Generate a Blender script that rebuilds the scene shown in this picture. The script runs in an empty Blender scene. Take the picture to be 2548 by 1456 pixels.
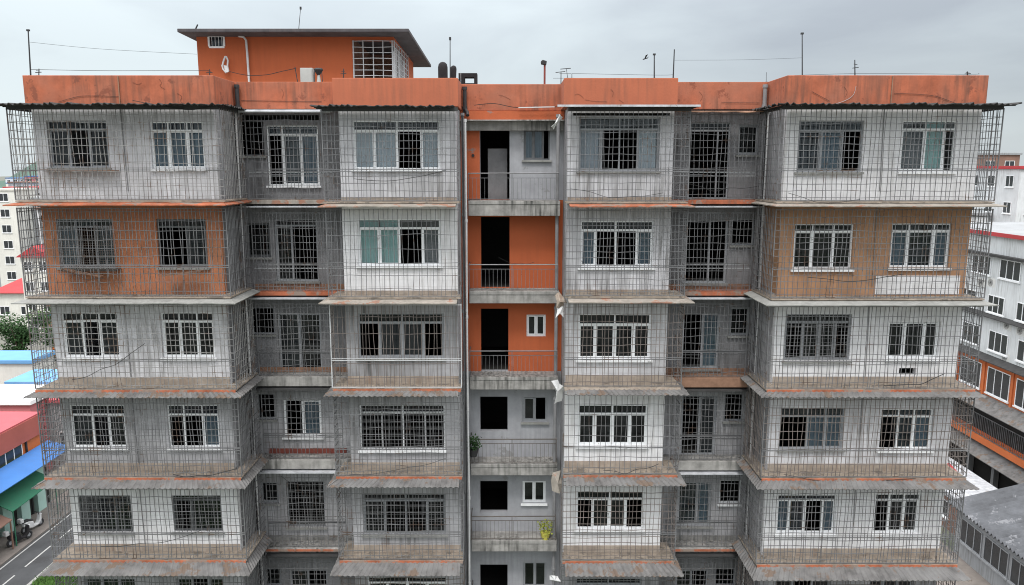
import bpy, math, random
from mathutils import Vector
random.seed(7)
R = math.radians
S = bpy.context.scene
COL = S.collection
# ------------------------------------------------------------------ camera
CAMH, CD, PITCH, FPX = 24.0, 23.4, R(9.3), 1889.0
cam = bpy.data.objects.new('camera', bpy.data.cameras.new('camera'))
COL.objects.link(cam); S.camera = cam
cam.location = (0, -CD, CAMH); cam.rotation_euler = (R(90) - PITCH, 0, 0)
cam.data.sensor_width = 36; cam.data.lens = 36 * FPX / 2548
cam.data.clip_start = .1; cam.data.clip_end = 5000
# ------------------------------------------------------------------ sky
W = bpy.data.worlds.new('World'); S.world = W; W.use_nodes = True
nt = W.node_tree; nt.nodes.clear()
N = nt.nodes.new; L = nt.links.new
wo = N('ShaderNodeOutputWorld'); bg = N('ShaderNodeBackground'); L(bg.outputs[0], wo.inputs[0])
sky = N('ShaderNodeTexSky'); sky.sky_type = 'NISHITA'; sky.sun_disc = False
sky.sun_elevation = R(60); sky.sun_rotation = R(180 - 15)
tc = N('ShaderNodeTexCoord'); mp = N('ShaderNodeMapping'); mp.inputs['Scale'].default_value = (1.0, 1.0, 3.2)
mp.inputs['Location'].default_value = (.35, .1, .2)
L(tc.outputs['Generated'], mp.inputs[0])
n1 = N('ShaderNodeTexNoise'); n1.inputs['Scale'].default_value = 1.7; n1.inputs['Detail'].default_value = 7; n1.inputs['Roughness'].default_value = .5
n1.inputs['Distortion'].default_value = .5
L(mp.outputs[0], n1.inputs['Vector'])
cr = N('ShaderNodeValToRGB'); L(n1.outputs[0], cr.inputs[0])
cr.color_ramp.elements[0].position = .30; cr.color_ramp.elements[0].color = (.335, .365, .40, 1)
cr.color_ramp.elements[1].position = .62; cr.color_ramp.elements[1].color = (.525, .58, .60, 1)
sep = N('ShaderNodeSeparateXYZ'); L(tc.outputs['Generated'], sep.inputs[0])
gx = N('ShaderNodeMapRange'); gx.inputs[1].default_value = -.1; gx.inputs[2].default_value = .6; gx.inputs[3].default_value = 1.0; gx.inputs[4].default_value = .83
L(sep.outputs[0], gx.inputs[0])
gz = N('ShaderNodeMapRange'); gz.inputs[1].default_value = .12; gz.inputs[2].default_value = 1; gz.inputs[3].default_value = 1.0; gz.inputs[4].default_value = 2.6
L(sep.outputs[2], gz.inputs[0])
mu = N('ShaderNodeMath'); mu.operation = 'MULTIPLY'; L(gx.outputs[0], mu.inputs[0]); L(gz.outputs[0], mu.inputs[1])
vm = N('ShaderNodeVectorMath'); vm.operation = 'SCALE'; L(cr.outputs[0], vm.inputs[0]); L(mu.outputs[0], vm.inputs['Scale'])
sk = N('ShaderNodeVectorMath'); sk.operation = 'SCALE'; L(sky.outputs[0], sk.inputs[0]); sk.inputs['Scale'].default_value = .01
ad = N('ShaderNodeVectorMath'); ad.operation = 'ADD'; L(vm.outputs[0], ad.inputs[0]); L(sk.outputs[0], ad.inputs[1])
zr = N('ShaderNodeMapRange'); zr.inputs[1].default_value = .25; zr.inputs[2].default_value = .8; L(sep.outputs[2], zr.inputs[0])
zm = N('ShaderNodeMix'); zm.data_type = 'RGBA'; L(zr.outputs[0], zm.inputs[0]); L(ad.outputs[0], zm.inputs[6]); zm.inputs[7].default_value = (2.0, 2.0, 2.04, 1)
L(zm.outputs[2], bg.inputs[0]); bg.inputs[1].default_value = 1.0
sd = bpy.data.lights.new('sun', 'SUN'); sd.energy = 1.5; sd.angle = R(13); sd.color = (1, .97, .93)
so = bpy.data.objects.new('sun', sd); COL.objects.link(so); so.rotation_euler = (R(29), 0, R(-12))
S.view_settings.view_transform = 'Standard'; S.view_settings.look = 'None'
S.cycles.filter_width = 1.05
S.view_settings.exposure = 0.5; S.view_settings.gamma = 1

# ------------------------------------------------------------------ helpers
def ray(u, v):
    a, b = (u - 1274) / FPX, -(v - 728) / FPX
    c, s = math.cos(PITCH), math.sin(PITCH)
    return Vector((a, c + b * s, -s + b * c))
def at_y(u, v, Y):
    d = ray(u, v); k = (Y + CD) / d.y
    return Vector((0, -CD, CAMH)) + d * k
def at_x(u, v, X):
    d = ray(u, v); k = X / d.x
    return Vector((0, -CD, CAMH)) + d * k
def at_z(u, v, Z):
    d = ray(u, v); k = (Z - CAMH) / d.z
    return Vector((0, -CD, CAMH)) + d * k

class MB:
    def __init__(s): s.v = []; s.f = []
    def quad(s, a, b, c, d):
        n = len(s.v); s.v += [tuple(a), tuple(b), tuple(c), tuple(d)]; s.f.append((n, n+1, n+2, n+3)); return s
    def box(s, x0, x1, y0, y1, z0, z1):
        n = len(s.v)
        s.v += [(x0,y0,z0),(x1,y0,z0),(x1,y1,z0),(x0,y1,z0),(x0,y0,z1),(x1,y0,z1),(x1,y1,z1),(x0,y1,z1)]
        for f in ((0,3,2,1),(4,5,6,7),(0,1,5,4),(1,2,6,5),(2,3,7,6),(3,0,4,7)): s.f.append(tuple(n+i for i in f))
        return s
    def tube(s, pts, r, n=4, cap=True, r1=None):
        pts = [Vector(p) for p in pts]; rings = []
        for i, p in enumerate(pts):
            d = (pts[min(i+1, len(pts)-1)] - pts[max(i-1, 0)])
            if d.length < 1e-9: d = Vector((0,0,1))
            d.normalize()
            a = Vector((0,1,0)) if abs(d.y) < .9 else Vector((1,0,0))
            e = d.cross(a).normalized(); g = d.cross(e)
            rr = r if r1 is None else r + (r1-r)*i/(len(pts)-1)
            k = len(s.v)
            for j in range(n):
                t = 2*math.pi*(j+.5)/n
                s.v.append(tuple(p + e*math.cos(t)*rr + g*math.sin(t)*rr))
            rings.append(k)
        for a, b in zip(rings, rings[1:]):
            for j in range(n):
                j2 = (j+1) % n; s.f.append((a+j, a+j2, b+j2, b+j))
        if cap:
            s.f.append(tuple(rings[0]+j for j in range(n))[::-1]); s.f.append(tuple(rings[-1]+j for j in range(n)))
        return s
    def prism(s, pts, off):
        n = len(s.v); m = len(pts); off = Vector(off)
        s.v += [tuple(p) for p in pts] + [tuple(Vector(p)+off) for p in pts]
        s.f.append(tuple(range(n, n+m))[::-1]); s.f.append(tuple(range(n+m, n+2*m)))
        for i in range(m):
            j = (i+1) % m; s.f.append((n+i, n+j, n+m+j, n+m+i))
        return s
    def build(s, name, mat, parent=None, smooth=False, solid=None, bevel=None):
        me = bpy.data.meshes.new(name); me.from_pydata(s.v, [], s.f); me.update()
        if smooth:
            for p in me.polygons: p.use_smooth = True
        me.materials.append(mat)
        o = bpy.data.objects.new(name, me); COL.objects.link(o)
        if parent: o.parent = parent
        if solid: m = o.modifiers.new('solid', 'SOLIDIFY'); m.thickness = solid; m.offset = 0
        if bevel: m = o.modifiers.new('bevel', 'BEVEL'); m.width = bevel; m.segments = 2; m.limit_method = 'ANGLE'
        return o
def empty(name, loc=(0,0,0)):
    o = bpy.data.objects.new(name, None); COL.objects.link(o); o.location = loc; return o
def tag(o, label=None, cat=None, group=None, kind=None):
    if label: o['label'] = label
    if cat: o['category'] = cat
    if group: o['group'] = group
    if kind: o['kind'] = kind
    return o

def mat(name, base, rough=.85, var=.15, scale=1.5, streak=0, streakcol=(.09,.08,.07), bump=.15, metal=0, tint=None, tile=None, patch=None, spec=.3):
    m = bpy.data.materials.new(name); m.use_nodes = True
    t = m.node_tree; n = t.nodes; l = t.links
    b = n['Principled BSDF']; b.inputs['Roughness'].default_value = rough; b.inputs['Metallic'].default_value = metal
    b.inputs['Specular IOR Level'].default_value = spec
    co = n.new('ShaderNodeTexCoord'); src = co.outputs['Object']
    n1 = n.new('ShaderNodeTexNoise'); n1.inputs['Scale'].default_value = scale; n1.inputs['Detail'].default_value = 8; n1.inputs['Roughness'].default_value = .65
    l.new(src, n1.inputs['Vector'])
    r = n.new('ShaderNodeMapRange'); r.inputs[1].default_value = .3; r.inputs[2].default_value = .7
    r.inputs[3].default_value = 1-var; r.inputs[4].default_value = 1+var
    l.new(n1.outputs[0], r.inputs[0])
    mx = n.new('ShaderNodeVectorMath'); mx.operation = 'SCALE'; mx.inputs[0].default_value = base
    l.new(r.outputs[0], mx.inputs['Scale']); out = mx.outputs[0]
    def mixin(out, fac, col):
        q = n.new('ShaderNodeMix'); q.data_type = 'RGBA'; l.new(fac, q.inputs[0]); l.new(out, q.inputs[6]); q.inputs[7].default_value = (*col, 1)
        return q.outputs[2]
    def ramp(s, lo, hi, a=0, bb=1):
        q = n.new('ShaderNodeMapRange'); q.inputs[1].default_value = lo; q.inputs[2].default_value = hi; q.inputs[3].default_value = a; q.inputs[4].default_value = bb
        l.new(s, q.inputs[0]); return q.outputs[0]
    if tint:
        n3 = n.new('ShaderNodeTexNoise'); n3.inputs['Scale'].default_value = scale*.45; n3.inputs['Detail'].default_value = 5
        l.new(src, n3.inputs['Vector']); out = mixin(out, ramp(n3.outputs[0], .42, .68, 0, .8), tint)
    if patch:
        n4 = n.new('ShaderNodeTexNoise'); n4.inputs['Scale'].default_value = patch[1]; n4.inputs['Detail'].default_value = 9; n4.inputs['Roughness'].default_value = .7
        l.new(src, n4.inputs['Vector']); out = mixin(out, ramp(n4.outputs[0], patch[2], patch[2]+.03, 0, .9), patch[0])
    if streak:
        mp = n.new('ShaderNodeMapping'); mp.inputs['Scale'].default_value = (7, 7, .55); l.new(src, mp.inputs[0])
        n2 = n.new('ShaderNodeTexNoise'); n2.inputs['Scale'].default_value = 1.3; n2.inputs['Detail'].default_value = 6
        l.new(mp.outputs[0], n2.inputs['Vector'])
        n6 = n.new('ShaderNodeTexNoise'); n6.inputs['Scale'].default_value = .55; n6.inputs['Detail'].default_value = 4; l.new(src, n6.inputs['Vector'])
        mm = n.new('ShaderNodeMath'); mm.operation = 'MULTIPLY'; l.new(ramp(n2.outputs[0], .42, .72, 0, streak), mm.inputs[0]); l.new(ramp(n6.outputs[0], .38, .62, .12, 1.25), mm.inputs[1]); mm.use_clamp = True
        out = mixin(out, mm.outputs[0], streakcol)
    if tile:
        br = n.new('ShaderNodeTexBrick'); mp2 = n.new('ShaderNodeMapping'); mp2.inputs['Rotation'].default_value = (R(90), 0, 0)
        l.new(src, mp2.inputs[0]); l.new(mp2.outputs[0], br.inputs['Vector'])
        br.offset = 0; br.inputs['Scale'].default_value = 1; br.inputs['Brick Width'].default_value = tile[0]; br.inputs['Row Height'].default_value = tile[1]
        br.inputs['Mortar Size'].default_value = .006; br.inputs['Mortar Smooth'].default_value = .4; br.inputs['Color1'].default_value = (0,0,0,1); br.inputs['Color2'].default_value = (.25,.25,.25,1); br.inputs['Mortar'].default_value = (1,1,1,1)
        out = mixin(out, ramp(br.outputs[0], 0, 1, 0, tile[2]), (.16,.15,.14))
    l.new(out, b.inputs['Base Color'])
    if bump:
        bp = n.new('ShaderNodeBump'); bp.inputs['Strength'].default_value = bump; bp.inputs['Distance'].default_value = .02
        n5 = n.new('ShaderNodeTexNoise'); n5.inputs['Scale'].default_value = 14; n5.inputs['Detail'].default_value = 6; l.new(src, n5.inputs['Vector'])
        l.new(n5.outputs[0], bp.inputs['Height']); l.new(bp.outputs[0], b.inputs['Normal'])
    return m
def glass(name, col, mixv=.22, body=None):
    m = bpy.data.materials.new(name); m.use_nodes = True; t = m.node_tree; n = t.nodes; l = t.links
    n.clear(); o = n.new('ShaderNodeOutputMaterial'); tr = n.new('ShaderNodeBsdfTransparent'); tr.inputs[0].default_value = (*col, 1)
    gl = n.new('ShaderNodeBsdfGlossy'); gl.inputs['Roughness'].default_value = .04; gl.inputs[0].default_value = (.9,.95,1,1)
    df = n.new('ShaderNodeBsdfDiffuse'); nz = n.new('ShaderNodeTexNoise'); nz.inputs['Scale'].default_value = 2.5; nz.inputs['Detail'].default_value = 5
    df.inputs[0].default_value = (*(body or (.12,.13,.13)), 1)
    ms = n.new('ShaderNodeMixShader'); m2 = n.new('ShaderNodeMixShader')
    co = n.new('ShaderNodeTexCoord'); l.new(co.outputs['Object'], nz.inputs['Vector'])
    rr = n.new('ShaderNodeMapRange'); rr.inputs[1].default_value = .35; rr.inputs[2].default_value = .7; rr.inputs[3].default_value = .02; rr.inputs[4].default_value = .22
    l.new(nz.outputs[0], rr.inputs[0]); l.new(rr.outputs[0], m2.inputs[0])
    l.new(tr.outputs[0], m2.inputs[1]); l.new(df.outputs[0], m2.inputs[2])
    ms.inputs[0].default_value = mixv; l.new(m2.outputs[0], ms.inputs[1]); l.new(gl.outputs[0], ms.inputs[2]); l.new(ms.outputs[0], o.inputs[0])
    return m

white = mat('white_wall', (.68,.675,.70), streak=.75, streakcol=(.20,.195,.19), var=.16, scale=1.1, tile=(.26,.22,.55), tint=(.48,.475,.49))
white2 = mat('clean_white_wall', (.78,.775,.79), streak=.5, streakcol=(.33,.31,.28), var=.12, scale=1.1, tile=(.26,.22,.35))
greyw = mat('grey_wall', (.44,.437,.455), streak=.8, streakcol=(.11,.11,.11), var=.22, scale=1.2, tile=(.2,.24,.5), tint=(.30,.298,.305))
greyd = mat('shaded_grey_wall', (.225,.225,.235), streak=.8, streakcol=(.08,.08,.08), var=.25, scale=1.2, tile=(.2,.24,.5))  # darker grey wall, recess and side-face shading put into the colour
plast = mat('grey_plaster', (.34,.345,.365), streak=.35, streakcol=(.2,.2,.2), var=.13, scale=2.2, patch=((.25,.25,.25), .9, .62))
rust = mat('orange_brown_wall', (.46,.17,.08), streak=.7, streakcol=(.20,.11,.075), var=.25, scale=1.3, tile=(.17,.5,.5), tint=(.42,.19,.10))
tan = mat('tan_brown_wall', (.41,.225,.125), streak=.5, streakcol=(.16,.11,.08), var=.2, scale=1.3, tile=(.22,.5,.45))
terra = mat('terracotta_parapet', (.385,.115,.06), streak=.8, streakcol=(.17,.075,.05), var=.26, scale=1.8, tint=(.35,.145,.095), patch=((.23,.075,.045), 1.7, .59))
terra2 = mat('smooth_terracotta_parapet', (.42,.128,.068), streak=.5, streakcol=(.24,.095,.06), var=.07, scale=.9)
orange = mat('orange_wall', (.43,.105,.04), streak=.2, streakcol=(.24,.07,.035), var=.07, scale=.8, bump=.08)
orange_worn = mat('worn_orange_wall', (.44,.11,.045), streak=.4, streakcol=(.3,.1,.05), var=.1, patch=((.22,.2,.19), .8, .62))
orange_strip = mat('orange_edge', (.36,.11,.055), streak=.7, streakcol=(.18,.12,.09), var=.4, scale=3, patch=((.24,.20,.17), 1.3, .52))
cream = mat('cream_concrete', (.30,.27,.235), streak=.6, streakcol=(.16,.14,.12), var=.25, scale=3, patch=((.30,.14,.09), 1.5, .55))
conc = mat('stained_concrete', (.30,.29,.275), streak=.95, streakcol=(.05,.05,.045), var=.35, scale=2.5)
conc_l = mat('grey_concrete_slab', (.27,.27,.255), streak=.5, streakcol=(.15,.15,.14), var=.2, scale=2.5)
corr = mat('weathered_corrugated_sheet', (.125,.12,.117), streak=0, var=.4, scale=3.5, patch=((.14,.10,.075), 1.8, .56), tint=(.18,.177,.174))
darksheet = mat('dark_sheet', (.045,.045,.045), var=.3, scale=3, bump=.1)
greysheet = mat('pale_metal_sheet', (.42,.43,.45), var=.3, scale=3, patch=((.2,.16,.13), 2, .6))
brownsheet = mat('brown_board', (.26,.15,.10), var=.3, scale=3)
floorm = mat('dirty_cage_floor', (.28,.235,.19), var=.35, scale=3, patch=((.15,.13,.11), 2, .55))
skirt = mat('tan_base', (.38,.32,.265), streak=.6, streakcol=(.24,.15,.10), var=.3, scale=2.5, tile=(.2,.3,.4))
bar = mat('galvanised_bar', (.165,.165,.17), rough=.5, metal=.3, var=.35, scale=2, patch=((.10,.07,.055), 1.4, .58), bump=0)
bar2 = mat('weathered_bar', (.23,.225,.22), rough=.6, var=.4, scale=2, patch=((.13,.095,.075), 1.2, .55), bump=0)
bard2 = mat('rust_tinted_bar', (.145,.125,.115), rough=.6, var=.4, scale=2, bump=0)
barw = mat('pale_bar', (.46,.47,.48), rough=.5, var=.2, scale=2, bump=0)
bard = mat('rusty_dark_bar', (.11,.095,.085), rough=.6, var=.4, scale=2, bump=0)
frw = mat('white_frame', (.82,.83,.84), rough=.5, var=.12, scale=3, bump=0, patch=((.4,.39,.38), 3, .62))
frg = mat('grey_frame', (.30,.31,.325), rough=.5, var=.2, scale=3, bump=0)
frd = mat('dark_frame', (.13,.135,.14), rough=.5, var=.2, scale=3, bump=0)
gd = glass('dark_glass', (.30,.33,.35), .03, (.09,.10,.10))
gc = glass('clear_glass', (.72,.76,.78), .04, (.3,.32,.33))
gb = glass('blue_glass', (.38,.46,.50), .05, (.09,.13,.16))
cur = mat('grey_curtain', (.60,.64,.67), var=.1, bump=0)
curt = mat('teal_curtain', (.40,.62,.58), var=.08, bump=0)
curb = mat('dull_blue_curtain', (.42,.45,.49), var=.12, bump=0)
blind = mat('grey_blind', (.15,.155,.16), var=.2, scale=3, bump=0)
tanb = mat('tan_door_board', (.40,.22,.09), var=.1)
room = mat('room_shade_black', (.022,.021,.02), var=.2, bump=0)  # near-black: the gloom of unlit interiors is put into the colour
pipew = mat('white_pipe', (.58,.58,.58), rough=.5, var=.15, scale=2, bump=0)
pipeg = mat('grey_pipe', (.22,.22,.225), rough=.6, var=.2, scale=2, bump=0)
pipek = mat('black_pipe', (.035,.035,.037), rough=.6, var=.3, scale=2, bump=0)
wire = mat('black_wire', (.03,.03,.03), var=.1, bump=0)
roofk = mat('dark_roof_slab', (.075,.07,.075), var=.3, scale=2, streak=.3, streakcol=(.15,.13,.13))
clothw = mat('white_cloth', (.62,.62,.62), var=.15, bump=0)

# ------------------------------------------------------------------ levels (z of the bottom edge of each storey's cage)
ZT = CAMH + 1.80
ZB = [CAMH - h for h in (.965, 3.89, 6.81, 9.69, 12.50, 15.3)]
ZTOPS = [ZT] + ZB[:-1]
ZL = {'A': ZB, 'G': [CAMH - h for h in (1.0, 3.95, 6.80, 9.71, 12.66, 15.5)],
      'C': [CAMH - h for h in (1.04, 4.02, 6.98, 9.95, 12.90, 15.8)], 'E': [CAMH - h for h in (1.04, 3.99, 6.94, 9.90, 12.92, 15.8)],
      'B': [CAMH - h for h in (1.05, 4.06, 6.96, 9.90, 13.15, 16.0)], 'F': [CAMH - h for h in (1.05, 4.06, 7.00, 9.95, 13.15, 16.0)],
      'D': [CAMH - h for h in (1.07, 4.11, 7.10, 10.27, 13.15, 16.0)]}
LT = {b_: [ZT] + z_[:-1] for b_, z_ in ZL.items()}
ZG = 0.0
BAY = {'A': (-14.45, -8.97, 0.0), 'B': (-8.97, -5.38, 2.0), 'C': (-5.38, -1.74, .7), 'D': (-1.74, 1.74, 2.7),
       'E': (1.74, 5.03, .7), 'F': (5.03, 8.28, 2.0), 'G': (8.28, 14.12, 0.0)}
apt = tag(empty('apartment_building', (0, 0, 0)), 'tall grey and terracotta apartment block with caged balconies filling the middle of the view', 'apartment building')

def wall_holes(x0, x1, z0, z1, Y, holes, m, label=None, th=.22):
    b = MB()
    xs = sorted({x0, x1, *[min(max(h[0], x0), x1) for h in holes], *[min(max(h[1], x0), x1) for h in holes]})
    zs = sorted({z0, z1, *[min(max(h[2], z0), z1) for h in holes], *[min(max(h[3], z0), z1) for h in holes]})
    def solid(i, j):
        if i < 0 or j < 0 or i >= len(xs)-1 or j >= len(zs)-1: return False
        cx, cz = (xs[i]+xs[i+1])/2, (zs[j]+zs[j+1])/2
        return not any(h[0] < cx < h[1] and h[2] < cz < h[3] for h in holes)
    for i in range(len(xs)-1):
        for j in range(len(zs)-1):
            a, c, d, e = xs[i], xs[i+1], zs[j], zs[j+1]
            if solid(i, j):
                b.quad((a,Y,d),(c,Y,d),(c,Y,e),(a,Y,e)); b.quad((c,Y+th,d),(a,Y+th,d),(a,Y+th,e),(c,Y+th,e))
                if not solid(i-1, j): b.quad((a,Y+th,d),(a,Y,d),(a,Y,e),(a,Y+th,e))
                if not solid(i+1, j): b.quad((c,Y,d),(c,Y+th,d),(c,Y+th,e),(c,Y,e))
                if not solid(i, j-1): b.quad((a,Y,d),(a,Y+th,d),(c,Y+th,d),(c,Y,d))
                if not solid(i, j+1): b.quad((a,Y,e),(c,Y,e),(c,Y+th,e),(a,Y+th,e))
    o = b.build('wall', m, apt)
    if label: o['label'] = label
    return o

def drape(x0, x1, z0, z1, Y, m, parent, amp=.03, per=.13):
    b = MB(); n = max(6, int((x1-x0)/per*6)); ph = random.random()*6
    for i in range(n):
        xa, xb = x0+(x1-x0)*i/n, x0+(x1-x0)*(i+1)/n
        ya, yb = (Y+amp*math.sin(xa/per*6.28+ph)+.4*amp*math.sin(xa/per*2.3+ph) for xa in (xa, xb))
        b.quad((xa,ya,z0),(xb,yb,z0),(xb,yb,z1),(xa,ya,z1))
    return b.build('curtain', m, parent, smooth=True)

FM = {'w': frw, 'g': frg, 'd': frd}
def window(bay, px, tr, panes, fr='g', mull=None, sill=True, label=None, grille=False, fw=.045):
    Y = BAY[bay][2]; u0, v0, u1, v1 = px
    um, vm_ = (u0+u1)/2, (v0+v1)/2
    x0, x1 = at_y(u0, vm_, Y).x, at_y(u1, vm_, Y).x
    z1, z0 = at_y(um, v0, Y).z, at_y(um, v1, Y).z
    zt = at_y(um, tr, Y).z if tr else z1
    ya, yb = Y+.07, Y+.13
    F = MB()
    F.box(x0, x0+fw, ya, yb, z0, z1); F.box(x1-fw, x1, ya, yb, z0, z1)
    F.box(x0+fw, x1-fw, ya, yb, z0, z0+fw); F.box(x0+fw, x1-fw, ya, yb, z1-min(fw,.045), z1)
    if tr: F.box(x0+fw, x1-fw, ya-.02, yb, zt-fw*.6, zt+.028)
    n = len(panes)
    if mull: ms = [x0] + [at_y(m_, vm_, Y).x for m_ in mull] + [x1]
    else: ms = [x0 + (x1-x0)*i/n for i in range(n+1)]
    zp1 = zt-fw*.6 if tr else z1-fw
    w = None
    for i in range(1, n): F.box(ms[i]-fw*.5, ms[i]+fw*.5, ya-.01, yb-.003, z0+fw, zp1)
    if tr and n > 2:
        for i in ([n//2] if n % 2 == 0 else [1, n-1]): F.box(ms[i]-fw*.4, ms[i]+fw*.4, ya+.005, yb-.005, zt+.028, z1-.045)
    sw = .03
    G = MB()
    for i, s in enumerate(panes):                      # sash rims round the closed panes
        a = ms[i] + (fw if i == 0 else fw*.5); c = ms[i+1] - (fw if i == n-1 else fw*.5)
        if s != 'o':
            q = ya+.02; e = yb-.01
            F.box(a, a+sw, q, e, z0+fw, zp1); F.box(c-sw, c, q, e, z0+fw, zp1)
            F.box(a+sw, c-sw, q, e, z0+fw, z0+fw+sw); F.box(a+sw, c-sw, q, e, zp1-sw, zp1)
            G.quad((a+sw, yb-.02, z0+fw+sw), (c-sw, yb-.02, z0+fw+sw), (c-sw, yb-.02, zp1-sw), (a+sw, yb-.02, zp1-sw))
    if tr: G.quad((x0+fw, yb-.02, zt+.028), (x1-fw, yb-.02, zt+.028), (x1-fw, yb-.02, z1-.045), (x0+fw, yb-.02, z1-.045))
    w = F.build('window', FM[fr], apt)
    if label: w['label'] = label
    if G.f: G.build('pane', gc if ('c' in panes or 't' in panes) else (gb if 'b' in panes else gd), w)
    for i, s in enumerate(panes):
        a, c = ms[i]+.03, ms[i+1]-.03
        if s in 'ctbk':
            top = z1 if (tr and s == 't') else zp1
            drape(a, c, z0+.03, top, Y+.19, {'c': cur, 't': curt, 'b': curb, 'k': clothw}[s], w)
        if s == 'l':
            B = MB(); z = z0+.08
            while z < zp1-.05: B.quad((a, Y+.15, z), (c, Y+.15, z), (c, Y+.18, z+.05), (a, Y+.18, z+.05)); z += .05
            B.build('blind', blind, w)
        if s == 'x': MB().box(a, c-.25, Y+.5, Y+.54, z0, zp1).build('inner_board', tanb, w)
    if sill: MB().box(x0-.06, x1+.06, Y-.09, Y-.003, z0-.07, z0-.005).build('sill', conc_l if fr != 'w' else frw, w)
    if grille:
        B = MB(); x = x0+.1
        while x < x1-.03: B.tube([(x, Y+.04, z0), (x, Y+.04, z1)], .006); x += .105
        z = z0+.1
        while z < z1: B.tube([(x0, Y+.03, z), (x1, Y+.03, z)], .006); z += .12
        B.build('grille', bar if grille is True else barw, w)
    return (x0, x1, z0, z1)

def opening(bay, px):
    Y = BAY[bay][2]; u0, v0, u1, v1 = px; um, vm_ = (u0+u1)/2, (v0+v1)/2
    return (at_y(u0, vm_, Y).x, at_y(u1, vm_, Y).x, at_y(um, v1, Y).z, at_y(um, v0, Y).z)

H = {}     # holes per (bay, storey)
def win(k, bay, *a, **kw): H.setdefault((bay, k), []).append(window(bay, *a, **kw))
def hole(k, bay, px): h = opening(bay, px); H.setdefault((bay, k), []).append(h); return h
# bay A
win(0,'A',(120,300,268,418),322,'gog','g',[170,220]); win(0,'A',(375,302,508,420),325,'bbb','w',[418,465])
win(1,'A',(143,545,283,665),565,'bol','g',[190,235]); win(1,'A',(392,545,515,665),565,'ol','d',[463])
win(2,'A',(155,778,295,890),800,'lol','w',[205,247]); win(2,'A',(402,778,532,890),800,'ggg','w',[446,490])
win(3,'A',(175,1008,312,1115),1033,'log','w',[230,268]); win(3,'A',(417,1008,545,1115),1033,'oob','w',[457,503])
win(4,'A',(197,1233,328,1325),None,'ogg','d',[240,285],grille=True); win(4,'A',(430,1233,552,1323),1245,'og','d',[475],grille=True)
win(5,'A',(212,1440,340,1535),None,'ggg','g'); win(5,'A',(440,1440,560,1535),None,'gog','g')
# bay B
win(0,'B',(597,300,657,388),None,'o','d'); win(0,'B',(665,312,793,462),335,'ogb','w',[703,748])
win(1,'B',(613,555,672,640),None,'g','d'); win(1,'B',(685,545,790,700),562,'go','g',[727])
win(2,'B',(625,765,682,832),None,'o','g'); win(2,'B',(693,780,800,925),None,'lg','g',[745])
win(3,'B',(640,980,685,1043),None,'o','g'); win(3,'B',(706,995,800,1087),None,'ob','w',[753],fw=.07)
win(4,'B',(648,1200,693,1252),None,'g','g'); win(4,'B',(714,1198,808,1312),None,'o','g',grille=True)
win(5,'B',(655,1415,700,1460),None,'g','g'); win(5,'B',(722,1420,815,1520),None,'go','g')
# bay C
win(0,'C',(878,300,1095,422),325,'ccoc','w',[930,988,1047]); win(1,'C',(890,545,1097,662),568,'ttol','w',[943,993,1050],fw=.06)
win(2,'C',(890,780,1105,892),803,'ollo','g',[943,1000,1054],fw=.07); win(3,'C',(895,1008,1107,1120),1028,'oooo','w',[950,1003,1058],grille=True)
win(4,'C',(903,1230,1110,1330),1247,'goog','g',[958,1010,1062],grille=True,fw=.06); win(5,'C',(915,1437,1112,1540),1452,'gggg','w')
# bay D
hole(0,'E',(1425,281,1668,288)); hole(0,'B',(600,286,795,299))  # slots added to bays E and B to draw the deep shade at the wall top
hole(0,'D',(1195,318,1268,499)); win(0,'D',(1303,322,1368,398),None,'bbo','d',[1327,1352])
hole(1,'D',(1197,540,1268,724)); hole(2,'D',(1197,768,1265,940)); win(2,'D',(1310,783,1358,838),None,'gg','w',sill=False,fw=.06)
hole(3,'D',(1195,987,1263,1073)); win(3,'D',(1300,988,1362,1050),None,'go','g',fw=.07)
hole(4,'D',(1195,1197,1263,1275)); win(4,'D',(1300,1197,1358,1252),None,'gg','w',fw=.06)
hole(5,'D',(1195,1405,1263,1480)); win(5,'D',(1302,1400,1360,1462),None,'gg','g')
# bay E
win(0,'E',(1440,292,1642,425),322,'booc','g',[1498,1542,1587]); win(1,'E',(1443,550,1627,665),573,'boob','w',[1483,1532,1585],fw=.065)
win(2,'E',(1438,782,1620,895),808,'gggg','w',[1482,1530,1577],fw=.065); win(3,'E',(1437,1008,1612,1110),1031,'gggg','w',[1480,1524,1568],fw=.07)
win(4,'E',(1434,1223,1602,1318),1243,'oggo','w',[1474,1517,1558],fw=.06); win(5,'E',(1432,1440,1595,1530),1455,'gggg','g')
# bay F
win(0,'F',(1713,305,1815,495),325,'oo','g',[1785],sill=False); win(0,'F',(1837,310,1888,385),None,'g','g')
win(1,'F',(1702,548,1810,705),None,'oo','g',[1765],fw=.07); win(1,'F',(1820,545,1877,610),None,'o','g')
win(2,'F',(1698,780,1790,918),None,'ob','g',[1747]); win(2,'F',(1815,765,1865,835),None,'g','g')
win(3,'F',(1695,985,1782,1135),None,'ol','g',[1740],fw=.06); win(3,'F',(1803,980,1850,1048),None,'o','g')
win(4,'F',(1687,1200,1770,1310),None,'gb','g',[1735]); win(4,'F',(1790,1195,1843,1253),None,'o','w')
win(5,'F',(1680,1420,1760,1520),None,'go','g'); win(5,'F',(1780,1415,1830,1460),None,'o','g')
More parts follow.
